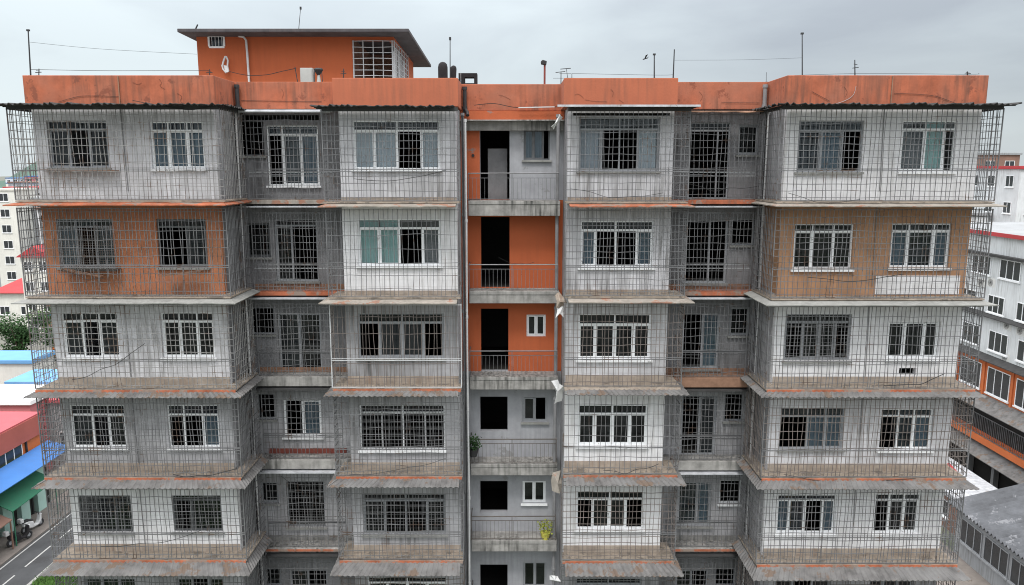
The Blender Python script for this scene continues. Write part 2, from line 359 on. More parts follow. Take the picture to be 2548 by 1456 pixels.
# bay G
win(0,'G',(1985,300,2147,428),325,'gbo','g',[2045,2098]); win(0,'G',(2243,300,2378,427),322,'lto','w',[2303,2352])
win(1,'G',(1975,558,2122,670),577,'ggg','w',[2022,2075],fw=.035); win(1,'G',(2217,556,2365,667),575,'bgb','w',[2262,2325])
win(2,'G',(1953,782,2117,897),802,'oggo','g',[1998,2040,2080],fw=.07,grille=True); win(2,'G',(2208,800,2338,892),None,'ggg','w',[2252,2302],fw=.06)
win(3,'G',(1940,1015,2100,1118),1037,'obb','g',[2010,2055]); win(3,'G',(2190,1018,2320,1120),1037,'ogb','w',[2236,2275])
win(4,'G',(1933,1232,2080,1328),1246,'bxob','w',[1965,2005,2048]); win(4,'G',(2175,1230,2290,1328),1246,'ogg','w',[2213,2250],fw=.06)
hole(2,'G',(2237,916,2280,934))
win(5,'G',(1925,1445,2065,1540),None,'gog','g'); win(5,'G',(2160,1445,2270,1540),None,'ggg','g')

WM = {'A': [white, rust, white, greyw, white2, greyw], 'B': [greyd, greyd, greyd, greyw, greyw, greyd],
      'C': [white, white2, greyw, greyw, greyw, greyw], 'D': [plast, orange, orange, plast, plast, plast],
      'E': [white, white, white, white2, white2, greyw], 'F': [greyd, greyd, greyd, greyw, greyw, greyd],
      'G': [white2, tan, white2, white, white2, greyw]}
NM = {rust: 'orange-brown streaked wall panel', tan: 'tan-brown boarded wall panel', orange: 'bright orange painted wall behind the central balcony'}
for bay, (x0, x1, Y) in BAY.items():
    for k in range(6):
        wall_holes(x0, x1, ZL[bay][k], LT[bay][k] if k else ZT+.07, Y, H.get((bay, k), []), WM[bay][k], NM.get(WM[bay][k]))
    MB().box(x0, x1, Y, Y+.22, ZG, ZL[bay][5]-.004).build('lower_wall', greyw, apt)
p_ = at_y(1214, 370, 3.1); q_ = at_y(1262, 480, 3.1)
MB().box(p_.x, q_.x, 3.1, 3.16, ZL['D'][0], p_.z).build('inner_board', mat('inner_grey_board', (.16,.16,.165), var=.3), apt)
MB().tube([(at_y(1177,387,2.64).x, 2.62, at_y(1177,387,2.64).z), (at_y(1177,387,2.64).x, 2.655, at_y(1177,387,2.64).z)], .05, 10).build('wall_vent', pipek, apt)
# orange strip left of the doors on bay D, first storey
MB().box(-1.73, -1.09, 2.66, 2.697, ZL['D'][0]+.02, ZT-.55).build('wall_strip', orange_worn, apt)['label'] = 'worn orange wall strip beside the top open doorway'
# side faces of the bays and outer walls
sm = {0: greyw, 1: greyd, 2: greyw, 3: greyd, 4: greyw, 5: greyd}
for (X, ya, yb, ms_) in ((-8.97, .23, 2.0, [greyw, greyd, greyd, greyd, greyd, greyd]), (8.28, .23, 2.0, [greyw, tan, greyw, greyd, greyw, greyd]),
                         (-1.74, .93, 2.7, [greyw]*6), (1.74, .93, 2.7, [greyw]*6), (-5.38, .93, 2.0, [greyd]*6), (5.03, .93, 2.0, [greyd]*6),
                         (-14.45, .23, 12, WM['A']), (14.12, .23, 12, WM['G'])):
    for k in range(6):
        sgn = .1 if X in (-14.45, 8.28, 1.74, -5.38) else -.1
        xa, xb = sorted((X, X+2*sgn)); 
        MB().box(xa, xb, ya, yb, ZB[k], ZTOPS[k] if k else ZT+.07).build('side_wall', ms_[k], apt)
    MB().box(min(X, X+.2 if sgn > 0 else X-.2), max(X, X+.2 if sgn > 0 else X-.2), ya, yb, ZG, ZB[5]-.004).build('side_wall', greyw, apt)
MB().box(-14.25, 13.92, 11.8, 12.0, ZG, ZT).build('back_wall', white, apt)
# dark rooms behind the windows
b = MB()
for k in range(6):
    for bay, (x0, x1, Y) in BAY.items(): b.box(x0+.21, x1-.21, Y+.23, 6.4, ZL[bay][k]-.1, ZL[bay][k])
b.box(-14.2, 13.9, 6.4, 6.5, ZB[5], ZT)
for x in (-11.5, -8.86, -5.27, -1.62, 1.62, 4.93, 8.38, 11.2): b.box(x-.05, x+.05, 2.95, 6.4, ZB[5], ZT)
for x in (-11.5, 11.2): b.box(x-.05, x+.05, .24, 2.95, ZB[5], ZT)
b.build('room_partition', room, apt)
f = MB().box(-14.4, 14.07, 2.95, 11.9, ZT+.08, ZT+.2)
c_ = MB().box(-14.2, 13.9, 2.95, 11.7, ZT-.02, ZT+.068)
for (x0, x1, Y) in BAY.values():
    f.box(x0+.01, x1-.01, Y+.24, 2.949, ZT+.08, ZT+.2); c_.box(x0+.21, x1-.21, Y+.23, 2.949, ZT-.02, ZT+.068)
f.build('roof', conc, apt); c_.build('ceiling', conc, apt)

# parapets
PT, PB = CAMH+2.73, ZT+.075
def parapet(boxes, m, label=None):
    b = MB()
    for q in boxes: b.box(*q, PB, PT)
    o = b.build('parapet', m, apt, bevel=.015)
    if label: o['label'] = label
parapet([(-14.58,-8.9,-.06,.2), (-14.58,-14.38,.2,11.9), (-9.1,-8.9,.2,1.68)], terra)
parapet([(-9.1,-5.55,1.685,1.9)], terra)
parapet([(-5.52,-1.66,.62,.86), (-5.52,-5.3,.86,1.69), (-1.88,-1.66,.86,2.3)], terra2)
parapet([(-1.88,1.82,2.34,2.55)], terra)
parapet([(1.6,5.1,.62,.86), (1.6,1.82,.86,2.3), (4.9,5.1,.86,1.69)], terra2)
parapet([(4.88,8.36,1.695,1.9)], terra)
parapet([(8.2,14.2,-.06,.2), (8.2,8.4,.2,1.69), (14.0,14.2,.2,11.9)], terra)
parapet([(-14.38,14.0,11.7,11.9)], terra)
# vertical seams and cables on the parapets
for u in (297,): 
    x = at_y(u, 230, -.07).x; MB().tube([(x, -.085, PB), (x, -.085, PT-.02)], .02).build('parapet_seam', brownsheet, apt)
x = at_y(2218, 230, -.07).x; MB().tube([(x, -.085, PB), (x, -.085, PT-.02)], .02).build('parapet_seam', brownsheet, apt)
def cable(pts, Y, name='cable', r=.009, m=wire, parent=apt):
    P = [at_y(u, v, Y) for u, v in pts]; Q = []
    for i in range(len(P)-1):
        for t in range(6):
            t /= 6; a, bq = P[i], P[i+1]
            p0 = P[max(i-1, 0)]; p3 = P[min(i+2, len(P)-1)]
            Q.append(.5*((2*a)+(-p0+bq)*t+(2*p0-5*a+4*bq-p3)*t*t+(-p0+3*a-3*bq+p3)*t**3))
    Q.append(P[-1]); return MB().tube(Q, r).build(name, m, parent)
cable([(145,254),(175,245),(205,239),(255,239),(295,240)], -.08, r=.006); cable([(2020,228),(2065,252)], -.08, r=.006); cable([(2010,268),(2080,258),(2120,240),(2130,215)], -.08, m=barw, r=.006)
cable([(2225,232),(2320,238),(2380,258),(2400,264)], -.08, r=.006); cable([(600,250),(700,252),(800,253)], 1.67, r=.006); cable([(1795,255),(1890,256)], 1.67, r=.006)
cable([(1180,262),(1230,258),(1290,268),(1390,266)], 2.2, r=.014); cable([(1290,268),(1380,266)], 2.1, r=.022, m=pipew)

for pts, Y in (([(395,196),(402,206),(398,214),(410,222)], -.07), ([(330,205),(343,210),(352,206)], -.07), ([(440,232),(452,240),(449,252),(460,258)], -.07), ([(1430,236),(1438,234),(1446,238),(1452,244)], .61), ([(1520,222),(1526,230),(1524,240)], .61),
               ([(1455,248),(1480,252),(1510,253)], .61), ([(1540,248),(1552,256)], .61), ([(1240,236),(1255,240),(1270,248)], 2.33), ([(1740,228),(1748,240),(1742,252)], 1.685), ([(2100,215),(2108,228),(2104,240)], -.07), ([(700,222),(706,232),(701,245)], 1.675)):
    cable(pts, Y, 'crack', r=.0035, m=mat('crack_dark', (.10,.045,.035), bump=0))
# orange beam over the central balcony
MB().box(-1.73, 1.73, 2.25, 2.6, ZT-.22, PB-.005).build('beam', orange_worn, apt)['label'] = 'orange beam with flaking paint above the central balcony'
MB().box(-1.73, 1.73, 2.15, 2.68, ZT-.26, ZT-.222).build('beam_slab', conc, apt)
MB().box(-1.73, 1.73, 2.45, 2.69, ZT-.56, ZT-.262).build('lintel', conc, apt)

# ------------------------------------------------------------------ cages
def wob(a): return random.uniform(-a, a)
def cage(x0, x1, yf, yb, z0, z1, pitch=.13, hp=.24, left=True, right=True, m=bar, w=.026, label=None, post=bar, xskip=None):
    b = MB(); nseg = 5
    def vert(x, y, dx, dy):
        a1, a2 = wob(w), wob(w); pts = []
        lean = wob(w*1.2)
        if random.random() < .05: a1 *= 3
        if random.random() < .04: lean *= 3
        for i in range(nseg+1):
            t = i/nseg; o = lean*(1-t) + a1*math.sin(t*math.pi) + a2*math.sin(t*2*math.pi)
            pts.append((x+o*dx, y+o*dy, z0+(z1-z0)*t))
        b.tube(pts, .0108, 4, cap=False)
    def horiz(xa, ya, xb, yb_, z, r=.0105):
        n = max(2, int(abs(xb-xa)+abs(yb_-ya)) * 3); pts = []; sg = wob(.03) if abs(xb-xa) > 1 else 0; lp = random.choice((1, 2, 3))
        for i in range(n+1):
            t = i/n; pts.append((xa+(xb-xa)*t, ya+(yb_-ya)*t, z + (wob(.016) if 0 < i < n else 0) - sg*math.sin(t*math.pi*lp)))
        b.tube(pts, r, 4, cap=False)
    n = int((x1-x0)/pitch)
    for i in range(1, n): vert(x0+(x1-x0)*i/n+wob(.008), yf, 1, 0)
    zs = []; z = z0+hp*.6
    while z < z1-.08: zs.append(z+wob(.02)); z += hp
    for z in zs:
        if xskip and xskip[0] < z < xskip[1]: continue
        horiz(x0, yf-.01, x1, yf-.01, z)
    m_ = max(2, int((yb-yf)/pitch))
    for s, X in ((left, x0), (right, x1)):
        if not s: continue
        for i in range(1, m_): vert(X, yf+(yb-yf)*i/m_, 0, 1)
        for z in zs: horiz(X, yf, X, yb, z)
    o = b.build('security_cage', m, apt)
    if label: o['label'] = label
    f = MB()
    for X in (x0, x1): f.tube([(X, yf, z0), (X+wob(.02), yf, z1)], .02)
    for z in (z0+.02, z0+(z1-z0)*.33, z1-.03): f.tube([(x0, yf-.02, z), (x1, yf-.02, z)], .016)
    f.tube([(x0, yf-.02, z0+(z1-z0)*.33+.06), (x1, yf-.02, z0+(z1-z0)*.33+.06)], .011)
    f.build('cage_frame', post, o)
    return o
CX = {'A': (-14.84, -8.58, -.55, 1.4), 'G': (7.90, 14.42, -.55, 1.4), 'C': (-5.76, -1.62, .15, 1.4), 'E': (1.66, 5.42, .15, 1.4),
      'B': (-8.52, -5.80, 1.45, 1.95), 'F': (5.46, 7.86, 1.45, 1.95)}
def canopy(x0, x1, yw, yb, zi, out, drop, m, left, right, corr_=False, outl=None, label=None, name='canopy', rag=0, sag=.0):
    """sloping sheet round a bay: front strip and side strips with mitred corners"""
    b = MB(); ol = outl if outl is not None else out*.6
    path = []
    pit = .085 if corr_ else .35
    def run(a_in, b_in, a_out, b_out):
        Lr = (Vector(b_in)-Vector(a_in)).length; Lo = (Vector(b_out)-Vector(a_out)).length
        n = max(2, int(max(Lr, Lo)/pit))
        prev = None
        for i in range(n+1):
            t = i/n; p = Vector(a_in).lerp(Vector(b_in), t); q = Vector(a_out).lerp(Vector(b_out), t)
            dz = (.017 if i % 2 else -.017) if corr_ else 0
            jag = wob(rag)
            p = Vector((p.x, p.y, p.z+dz)); q = Vector((q.x, q.y, q.z+dz+jag*.6-sag*math.sin(t*9)))
            q = p + (q-p)*(1+jag)
            if prev: b.quad(prev[0], prev[1], q, p)
            prev = (p, q)
    zo = zi-drop
    il = (x0, yw, zi); ir = (x1, yw, zi); ollp = (x0-(ol if left else 0), yw-out, zo); orr = (x1+(ol if right else 0), yw-out, zo)
    if left: run((x0, yb, zi), il, (x0-ol, yb, zo), ollp)
    run(il, ir, ollp, orr)
    if right: run(ir, (x1, yb, zi), orr, (x1+ol, yb, zo))
    o = b.build(name, m, apt, solid=.018 if corr_ or m is darksheet else .03)
    if label: o['label'] = label
    return o

for bay in 'AGCE':
    x0, x1, yf, yb = CX[bay]; yw = BAY[bay][2]; wx0, wx1 = BAY[bay][:2]
    for k in range(6):
        ZQ = ZL[bay]; z0 = ZQ[k]+.03; z1 = (ZT-.06) if k == 0 else ZQ[k-1]-.20
        kw = {}
        if bay == 'C' and k == 1: kw = dict(hp=.42)
        if bay == 'C' and k == 2: kw = dict(post=barw, hp=.5)
        if bay == 'E' and k in (3,): kw = dict(hp=.36, pitch=.17)
        if bay == 'G' and k == 2: kw = dict(hp=.3)
        cage(x0, x1, yf, yb if bay in 'AG' else yw+.0, z0, z1, pitch=kw.pop('pitch', random.uniform(.108, .15)), hp=kw.pop('hp', random.uniform(.18, .27)), m=random.choice((bar, bar, bar2, bard2)), **kw)
        # cage floor and tan base of the wall
        f = MB().box(x0, x1, yf-.03, yw-.003, ZQ[k]-.03, ZQ[k]+.012)
        if bay == 'A': f.box(wx1+.003, x1, yw, yb, ZQ[k]-.03, ZQ[k]+.012); f.box(x0, wx0-.003, yw, yb, ZQ[k]-.03, ZQ[k]+.012)
        if bay == 'G': f.box(x0, wx0-.003, yw, yb, ZQ[k]-.03, ZQ[k]+.012); f.box(wx1+.003, x1, yw, yb, ZQ[k]-.03, ZQ[k]+.012)
        if bay == 'C': f.box(x0, wx0-.003, yw, 1.4, ZQ[k]-.03, ZQ[k]+.012)
        if bay == 'E': f.box(wx1+.003, x1, yw, 1.4, ZQ[k]-.03, ZQ[k]+.012)
        f.build('cage_floor', floorm, apt)
        if k in (2, 3, 4, 5) or (bay in 'CE'): MB().box(wx0+.01, wx1-.01, yw-.03, yw-.004, ZQ[k]+.013, ZQ[k]+(.14 if k < 2 else .26)).build('base_course', skirt, apt)
        # edge strip + canopy below this storey
        side = dict(left=bay in 'AGE', right=bay in 'AGC')
        side = {'A': dict(left=True, right=True), 'G': dict(left=True, right=True), 'C': dict(left=True, right=False), 'E': dict(left=False, right=True)}[bay]
        es = {0: {'A': orange_strip, 'C': cream, 'E': orange_strip, 'G': cream}, 1: {'A': conc_l, 'C': cream, 'E': cream, 'G': conc_l}}.get(k, {}).get(bay, orange_strip if random.random() < .8 else skirt)
        if k == 0:
            canopy(x0+.1, x1-.1, yf-.05+.2, yb if bay in 'AG' else 1.4, ZQ[0]-.035, .55, .08, es, corr_=False, rag=.02, outl=.25, **side)
        elif k == 1:
            canopy(x0+.1, x1-.1, yf+.15, yb if bay in 'AG' else 1.4, ZQ[1]-.04, .50, .10, es, corr_=False, rag=.015, outl=.35, **side)
        else:
            MB().box(x0+.02, x1-.02, yf-.06, yf-.033, ZQ[k]-.09, ZQ[k]+.0).build('edge_strip', es, apt)
            canopy(x0+.1, x1-.1, yf-.03, yb if bay in 'AG' else 1.4, ZQ[k]-.06, (0, 0, .28, .36, .46, .46)[k], (0, 0, .11, .16, .24, .24)[k], corr, corr_=True, rag=.02, outl=.32, **side)
# top canopies
for bay in 'AGCE':
    x0, x1, yf, yb = CX[bay]; f = MB().box(x0+.02, x1-.02, yf-.05, yf-.025, ZT-.10, ZT+.01)
    if bay in 'AG': f.box(x0, x0+.03, yf-.02, 1.4, ZT-.10, ZT+.01); f.box(x1-.03, x1, yf-.02, 1.4, ZT-.10, ZT+.01)
    f.build('canopy_shade_strip', darksheet, apt)  # dark board added to draw the shade line under the top canopies
canopy(-14.7, -8.7, -.1, 1.5, ZT+.05, .92, .03, darksheet, True, True, True, outl=.35, rag=.05, label='dark ragged corrugated canopy under the parapet')
canopy(-5.6, -1.75, .6, 1.6, ZT+.05, .85, .02, darksheet, True, False, True, outl=.4, rag=.05)
canopy(1.7, 5.3, .6, 1.6, ZT+.05, .85, .02, darksheet, False, True, True, outl=.3, rag=.02)
canopy(7.95, 14.3, -.1, 1.5, ZT+.05, .92, .03, darksheet, True, True, True, outl=.3, rag=.05)
MB().box(1.35, 5.6, -.30, -.26, ZT+.0, ZT+.06).build('canopy_edge', greysheet, apt)
MB().box(-8.75, -5.7, 1.05, 1.66, ZT-.02, ZT+.02).build('canopy', greysheet, apt)
MB().tube([(-8.75, 1.02, ZT-.04), (-5.7, 1.02, ZT-.05)], .035, 8).build('gutter', greysheet, apt)
canopy(5.2, 8.1, 1.6, 1.7, ZT+.0, .55, .05, brownsheet, False, False, rag=.05)
for i, (bay, mats) in enumerate((('B', [cream, orange_strip, conc, conc, orange_strip, conc]), ('F', [orange_strip, orange_strip, brownsheet, conc, orange_strip, conc]))):
    x0, x1, yf, yb = CX[bay]; yw = BAY[bay][2]
    for k in range(6):
        cage(x0, x1, yf, yb, ZL[bay][k]+.06, (ZT-.08) if k == 0 else ZL[bay][k-1]-.36, pitch=random.uniform(.115, .14), hp=random.uniform(.2, .25), left=False, right=False)
        h = .1 if k < 2 else (.3 if k in (2, 3) else .12)
        MB().box(x0-.35, x1+.35, yf-.1, yw-.003, ZL[bay][k]-h, ZL[bay][k]+.03).build('balcony_slab', (conc if k == 4 else mats[k]), apt, bevel=.01)
        if k == 4: MB().box(x0-.3, x1+.3, yf-.13, yf-.102, ZL[bay][k]-.07, ZL[bay][k]).build('edge_strip', orange_strip, apt)
        MB().box(x0-.3, x1+.3, yf-.25, yw-.003, ZL[bay][k]-h-.10, ZL[bay][k]-h-.06).build('slab_sheet', [greysheet, greysheet, darksheet, greysheet, darksheet, conc][k], apt)
        # low guard rail inside the cage
        r = MB(); zr = ZL[bay][k]+.92
        r.tube([(x0, yf+.03, zr), (x1, yf+.03, zr+wob(.02))], .018); r.tube([(x0, yf+.03, zr-.12), (x1, yf+.03, zr-.12)], .013)
        r.build('guard_rail', barw if k < 2 else bar, apt)
        if k in (1, 2, 4): MB().box(x0-.2, x1+.2, yw-.04, yw-.004, ZL[bay][k]+.031, ZL[bay][k]+.2).build('base_course', brownsheet if k != 4 else conc, apt)
        if (bay, k) == ('B', 3): MB().box(x0, x1, yw-.05, yw-.004, ZL[bay][k]+.031, ZL[bay][k]+.22).build('base_course', mat('red_base', (.22,.06,.045), var=.2), apt)
# loose cables strung over the cages
rc = random.Random(11)
for (u, v, du, dv, Y) in ((330,250,240,10,-.62),(180,945,180,-90,-.62),(430,1180,160,-14,-.62),(880,445,230,-22,.08),(870,1180,240,-40,.08),(1420,470,230,10,.08),(1960,480,180,16,-.62),(2200,960,150,-30,-.62),(1950,1180,330,10,-.62),
                        (150,665,110,28,-.62),(700,1185,90,15,1.38),(1700,455,190,8,1.38),(250,1360,250,-40,-.62),(1240,640,90,12,1.9),(1500,1170,140,-16,.08),(2010,690,240,-8,-.62)):
    pts = [(u+du*i/5, v+dv*i/5+(0 if i in (0,5) else 16*math.sin(i/5*3.14)*rc.uniform(.5,1.2))) for i in range(6)]
    cable(pts, Y, 'loose_cable', r=rc.choice((.007,.009,.012)), m=wire)
# projecting basket in front of the orange wall's left window
p0 = at_y(140, 560, -.35); p1 = at_y(288, 672, -.35)
b = MB(); x = p0.x
while x < p1.x: b.tube([(x, -.35, p1.z), (x, -.35, p0.z)], .007, cap=False); x += .07
z = p1.z
while z < p0.z-.3: b.tube([(p0.x, -.36, z), (p1.x, -.36, z)], .007, cap=False); z += .075
b.box(p0.x, p1.x, -.35, -.01, p1.z-.04, p1.z)
b.build('window_basket', bard, apt)['label'] = 'dense basket grille at the left window of the orange-brown wall'
for (u0, v0, u1, v1, Y) in ((150,672,250,690,-.5), (100,424,285,426,-.3), (405,688,500,676,-.5)):
    a, c = at_y(u0, v0, Y), at_y(u1, v1, Y)
    MB().prism([a, c, c+Vector((0,.28,0)), a+Vector((0,.28,0))], (0,0,.03)).build('loose_board', brownsheet, apt)
p = at_y(2180, 686, -.01); q = at_y(2385, 732, -.01)
MB().box(p.x, q.x, -.02, -.004, q.z, p.z).build('white_panel', white2, apt)['label'] = 'white panel set into the tan-brown wall under the right window'
# vertical grey seams between neighbouring flats
for (u, v, k0, k1) in ((312, 400, 0, 0), (318, 850, 2, 4), (2192, 400, 0, 5)):
    x = at_y(u, v, 0).x
    for k in range(k0, k1+1): MB().tube([(x+.02, -.02, ZB[k]+.27), (x-.02, -.02, ZTOPS[k]-.03)], .014).build('wall_seam', pipeg, apt)

# ------------------------------------------------------------------ central balconies
for k in range(6):
    zb = ZL['D'][k]
    yf = 1.95
    ztop = zb
    hgt = [.50, .42, .46, .42, .42, .42][k]
    s = MB().box(-1.45, 1.6, yf, 2.69, zb-.12, zb); s.box(-1.45, 1.6, yf+.02, yf+.2, zb-hgt, zb-.121)
    s.build('balcony_slab', conc, apt, bevel=.012)
    r = MB(); z1 = zb+.90; n = 22
    r.tube([(-1.45, yf+.05, z1), (1.55, yf+.05, z1+wob(.02))], .02, 6); r.tube([(-1.45, yf+.05, z1-.15), (1.55, yf+.05, z1-.15)], .012)
    r.tube([(-1.45, yf+.05, zb+.06), (1.55, yf+.05, zb+.06)], .012)
    for i in range(n+1):
        x = -1.45+3.0*i/n; r.tube([(x, yf+.05, zb+.06), (x+wob(.008), yf+.05, z1-.15)], .0075)
    for x in (-1.45, .0, 1.55): r.tube([(x, yf+.05, zb), (x, yf+.05, z1)], .018)
    r.tube([(1.55, yf+.05, z1), (1.55, 2.68, z1)], .018); r.tube([(-1.45, yf+.05, z1), (-1.45, 2.68, z1)], .018)
    r.build('balcony_railing', bar if k < 3 else bard, apt)
MB().box(-1.72, -1.47, 1.1, 1.3, ZG, ZT).build('pilaster', greyd, apt) if False else None
# rain pipes
def pipe(x, y, z0, z1, r, m, label=None, joints=True):
    b = MB(); n = 8; pts = [(x+wob(.012), y, z0+(z1-z0)*i/n) for i in range(n+1)]
    b.tube(pts, r, 8)
    if joints:
        for i in range(n+1): b.tube([(pts[i][0], y, pts[i][2]-.05), (pts[i][0], y, pts[i][2]+.05)], r*1.35, 8)
    o = b.build('rain_pipe', m, apt, smooth=False)
    if label: o['label'] = label
pipe(-1.49, 1.35, ZG, ZT-.3, .035, pipew); pipe(-1.60, 1.6, ZG, ZT-.1, .05, pipeg); pipe(-1.56, 1.2, ZG, ZT-.2, .025, pipek); pipe(1.52, 2.2, ZG, ZT-.1, .06, pipeg)
pipe(8.09, 1.15, ZG, ZT-.1, .03, pipew); pipe(8.16, 1.5, ZG, ZT, .055, pipek); pipe(7.98, 1.3, ZG, ZT-.1, .02, pipeg); pipe(-8.85, 1.4, ZG, ZT-.1, .05, pipek); pipe(-8.72, 1.15, ZG, ZT-.15, .025, pipew)
for (x, y) in ((-8.78, 1.55), (-1.55, 2.2), (8.08, 1.55)):
    b = MB().tube([(x, y, ZT+.0), (x, y, PT-.12)], .065, 10); b.tube([(x, y, PT-.2), (x, y, PT-.1)], .085, 10); b.tube([(x, y, ZT+.1), (x, y, ZT+.2)], .085, 10)
    b.tube([(x, y, ZT+.12), (x+.08, y-.1, ZT+.02), (x+.1, y-.2, ZT-.1)], .06, 10)
    b.build('rain_pipe', pipek if x < 0 and x > -8 or x < -5 else pipeg, apt)
# torn sheets on the corner beside the central balconies
def torn(pts, Y, m, label):
    b = MB(); P = [at_y(u, v, Y)+Vector((0, wob(.12), 0)) for u, v in pts]
    c = sum(P, Vector())/len(P)+Vector((0, -.1, 0)); n = len(P)
    for i in range(n): 
        mid = (P[i]+P[(i+1) % n])/2 + Vector((wob(.04), wob(.08), wob(.04)))
        k = len(b.v); b.v += [tuple(c), tuple(P[i]), tuple(mid), tuple(P[(i+1) % n])]; b.f += [(k,k+1,k+2), (k,k+2,k+3)]
    return tag(b.build('torn_sheet', m, None, solid=.012), label, 'torn sheet', 'torn sheets hanging at the corner beside the central balconies')
torn([(1392,285),(1400,292),(1385,312),(1378,322),(1372,315),(1385,298)], .6, clothw, 'small white torn sheet hanging beside the topmost central balcony')
torn([(1380,735),(1392,728),(1410,752),(1398,768),(1384,765)], .7, skirt, 'brownish torn sheet stuck at the corner just above a white one, third storey')
torn([(1386,764),(1402,762),(1403,790),(1392,782),(1382,790)], .65, clothw, 'white torn sheet dangling beside the lower bright orange balcony')
torn([(1372,948),(1388,944),(1402,960),(1398,1000),(1380,1006),(1384,975)], .7, clothw, 'long white torn sheet draped over the corner below the orange balconies')
torn([(1375,1178),(1395,1172),(1400,1205),(1393,1225),(1374,1222)], .7, cream, 'large tan torn sheet below the second grey balcony corner')
torn([(1372,1432),(1388,1436),(1396,1444),(1380,1448),(1368,1444)], .7, clothw, 'lowest little white torn sheet near the bottom of the picture')
# flower pots / things on balconies
def pot_plant(loc, s, potm, leafm, label, n=160):
    t = tag(empty('potted_plant', loc), label, 'plant')
    b = MB(); m = 12
    for (z0, r0, z1, r1) in ((0, .10, .2, .15),):
        b.tube([(0,0,0), (0,0,.2*s)], .10*s, m, r1=.15*s)
    b.build('pot', potm, t)
    l = MB()
    for i in range(n):
        a = random.random()*6.28; rr = random.random()**.5*.2*s; z = .2*s+random.random()*.32*s
        p = Vector((rr*math.cos(a), rr*math.sin(a), z)); d = Vector((wob(1), wob(1), wob(.6)+.4)).normalized()*.07*s; e = Vector((wob(1), wob(1), wob(1))).normalized()*.03*s
        l.quad(p, p+d*.5+e, p+d, p+d*.5-e)
    l.build('foliage', leafm, t)
    return t
leaf = mat('leaf_green', (.06,.12,.03), var=.5, scale=2, bump=0)
leafy = mat('leaf_yellow_green', (.30,.33,.05), var=.4, scale=2, bump=0)
leafd = mat('leaf_dark_green', (.028,.07,.02), var=.5, scale=.6, bump=0)
potr = mat('clay_pot', (.35,.15,.08), var=.2)
pot_plant((1.2, 2.12, ZL['D'][4]), 1.25, mat('yellow_pot', (.55,.50,.10), var=.2), leafy, 'yellow-green potted plant behind the railing of a lower grey balcony')
pot_plant((-1.35, 1.85, ZL['D'][3]+.35), 1.3, pipek, leafd, 'dark leafy plant beside the rain pipes at the fourth storey balcony', 260)

# ------------------------------------------------------------------ rooftop room
RZ = ZT+.2
rm = tag(empty('rooftop_room', (-7.8, 5, RZ)), 'orange rooftop room with a flat dark overhanging roof and white barred corner', 'rooftop room')
def loc_(o): o.location = -Vector(o.parent.location); return o     # meshes are written in world coordinates
rt = at_y(700, 84, 5.0).z + .02
xl, xr, xc = -11.34, -4.26, at_y(878, 140, 5.0).x
zc0, zc1 = RZ+.2, at_y(930, 101, 5.0).z
ww = at_y(520, 100, 5).x, at_y(558, 100, 5).x, at_y(540, 118, 5).z, at_y(540, 90, 5).z
# front wall
b = MB()
def whb(b, x0, x1, z0, z1, Y, hs, th=.2):
    xs = sorted({x0, x1, *[h[0] for h in hs], *[h[1] for h in hs]}); zs = sorted({z0, z1, *[h[2] for h in hs], *[h[3] for h in hs]})
    for i in range(len(xs)-1):
        for j in range(len(zs)-1):
            cx, cz = (xs[i]+xs[i+1])/2, (zs[j]+zs[j+1])/2
            if not any(h[0] < cx < h[1] and h[2] < cz < h[3] for h in hs): b.box(xs[i], xs[i+1], Y, Y+th, zs[j], zs[j+1])
whb(b, xl, xc, RZ, rt, 5.0, [ww]); b.box(xl, xl+.2, 5.2, 10.5, RZ, rt); b.box(xl+.2, xr, 10.3, 10.5, RZ, rt)
b.box(xc-.001+.001, xr, 5.0, 5.2, zc1, rt); b.box(xr-.2, xr, 8.6, 10.3, RZ, rt); b.box(xr-.2, xr, 5.2, 8.6, zc1, rt)
loc_(b.build('wall', orange, rm))
loc_(MB().box(xc-.1, xc, 5.2, 10.3, RZ, rt).box(xc, xr-.2, 8.5, 8.6, RZ, rt).build('inner_wall', mat('brown_inner_wall', (.20,.11,.08), var=.4, scale=2), rm))
fwm = MB(); fwm.box(ww[0], ww[1], 4.95, 5.02, ww[2]-.03, ww[2]+.03).box(ww[0], ww[1], 4.95, 5.02, ww[3]-.03, ww[3]+.03).box(ww[0]-.03, ww[0]+.03, 4.95, 5.02, ww[2]+.03, ww[3]-.03).box(ww[1]-.03, ww[1]+.03, 4.95, 5.02, ww[2]+.03, ww[3]-.03)
x = ww[0]+.1
while x < ww[1]: fwm.box(x, x+.012, 4.98, 5.0, ww[2]+.03, ww[3]-.03); x += .12
wwo = loc_(fwm.build('window', frw, rm)); g = MB().quad((ww[0], 5.08, ww[2]), (ww[1], 5.08, ww[2]), (ww[1], 5.08, ww[3]), (ww[0], 5.08, ww[3])).build('pane', gb, wwo)
b = MB()
ztop = at_y(700, 71, 4.2).z
b.prism([(-11.68, 4.2, ztop-.12), (-3.6, 4.2, ztop-.12), (-3.6, 4.2, ztop), (-11.68, 4.2, ztop)], (0, 7.4, -.25))
loc_(b.build('roof', roofk, rm, bevel=.02))
b = MB()
nx = 4
for i in range(nx+1): x = xc+.02+(xr-.06-xc)*i/nx; b.tube([(x, 4.97, RZ), (x+wob(.02), 4.97, zc1)], .03 if i in (0, nx) else .022)
z = RZ+.1
while z < zc1+.01: b.tube([(xc, 4.96, z), ((xc+xr)/2, 4.96, z+wob(.02)), (xr, 4.96, z+wob(.02))], .016); z += .2
for i in range(9):
    y = 5.0+3.6*i/8; b.tube([(xr+.02, y, RZ), (xr+.02, y+wob(.05), zc1)], .028 if i % 4 == 0 else .02)
z = RZ+.1
while z < zc1: b.tube([(xr+.02, 5.0, z), (xr+.02, 8.6, z+wob(.03))], .014); z += .2
loc_(b.build('window_grille', barw, rm))
b = MB()
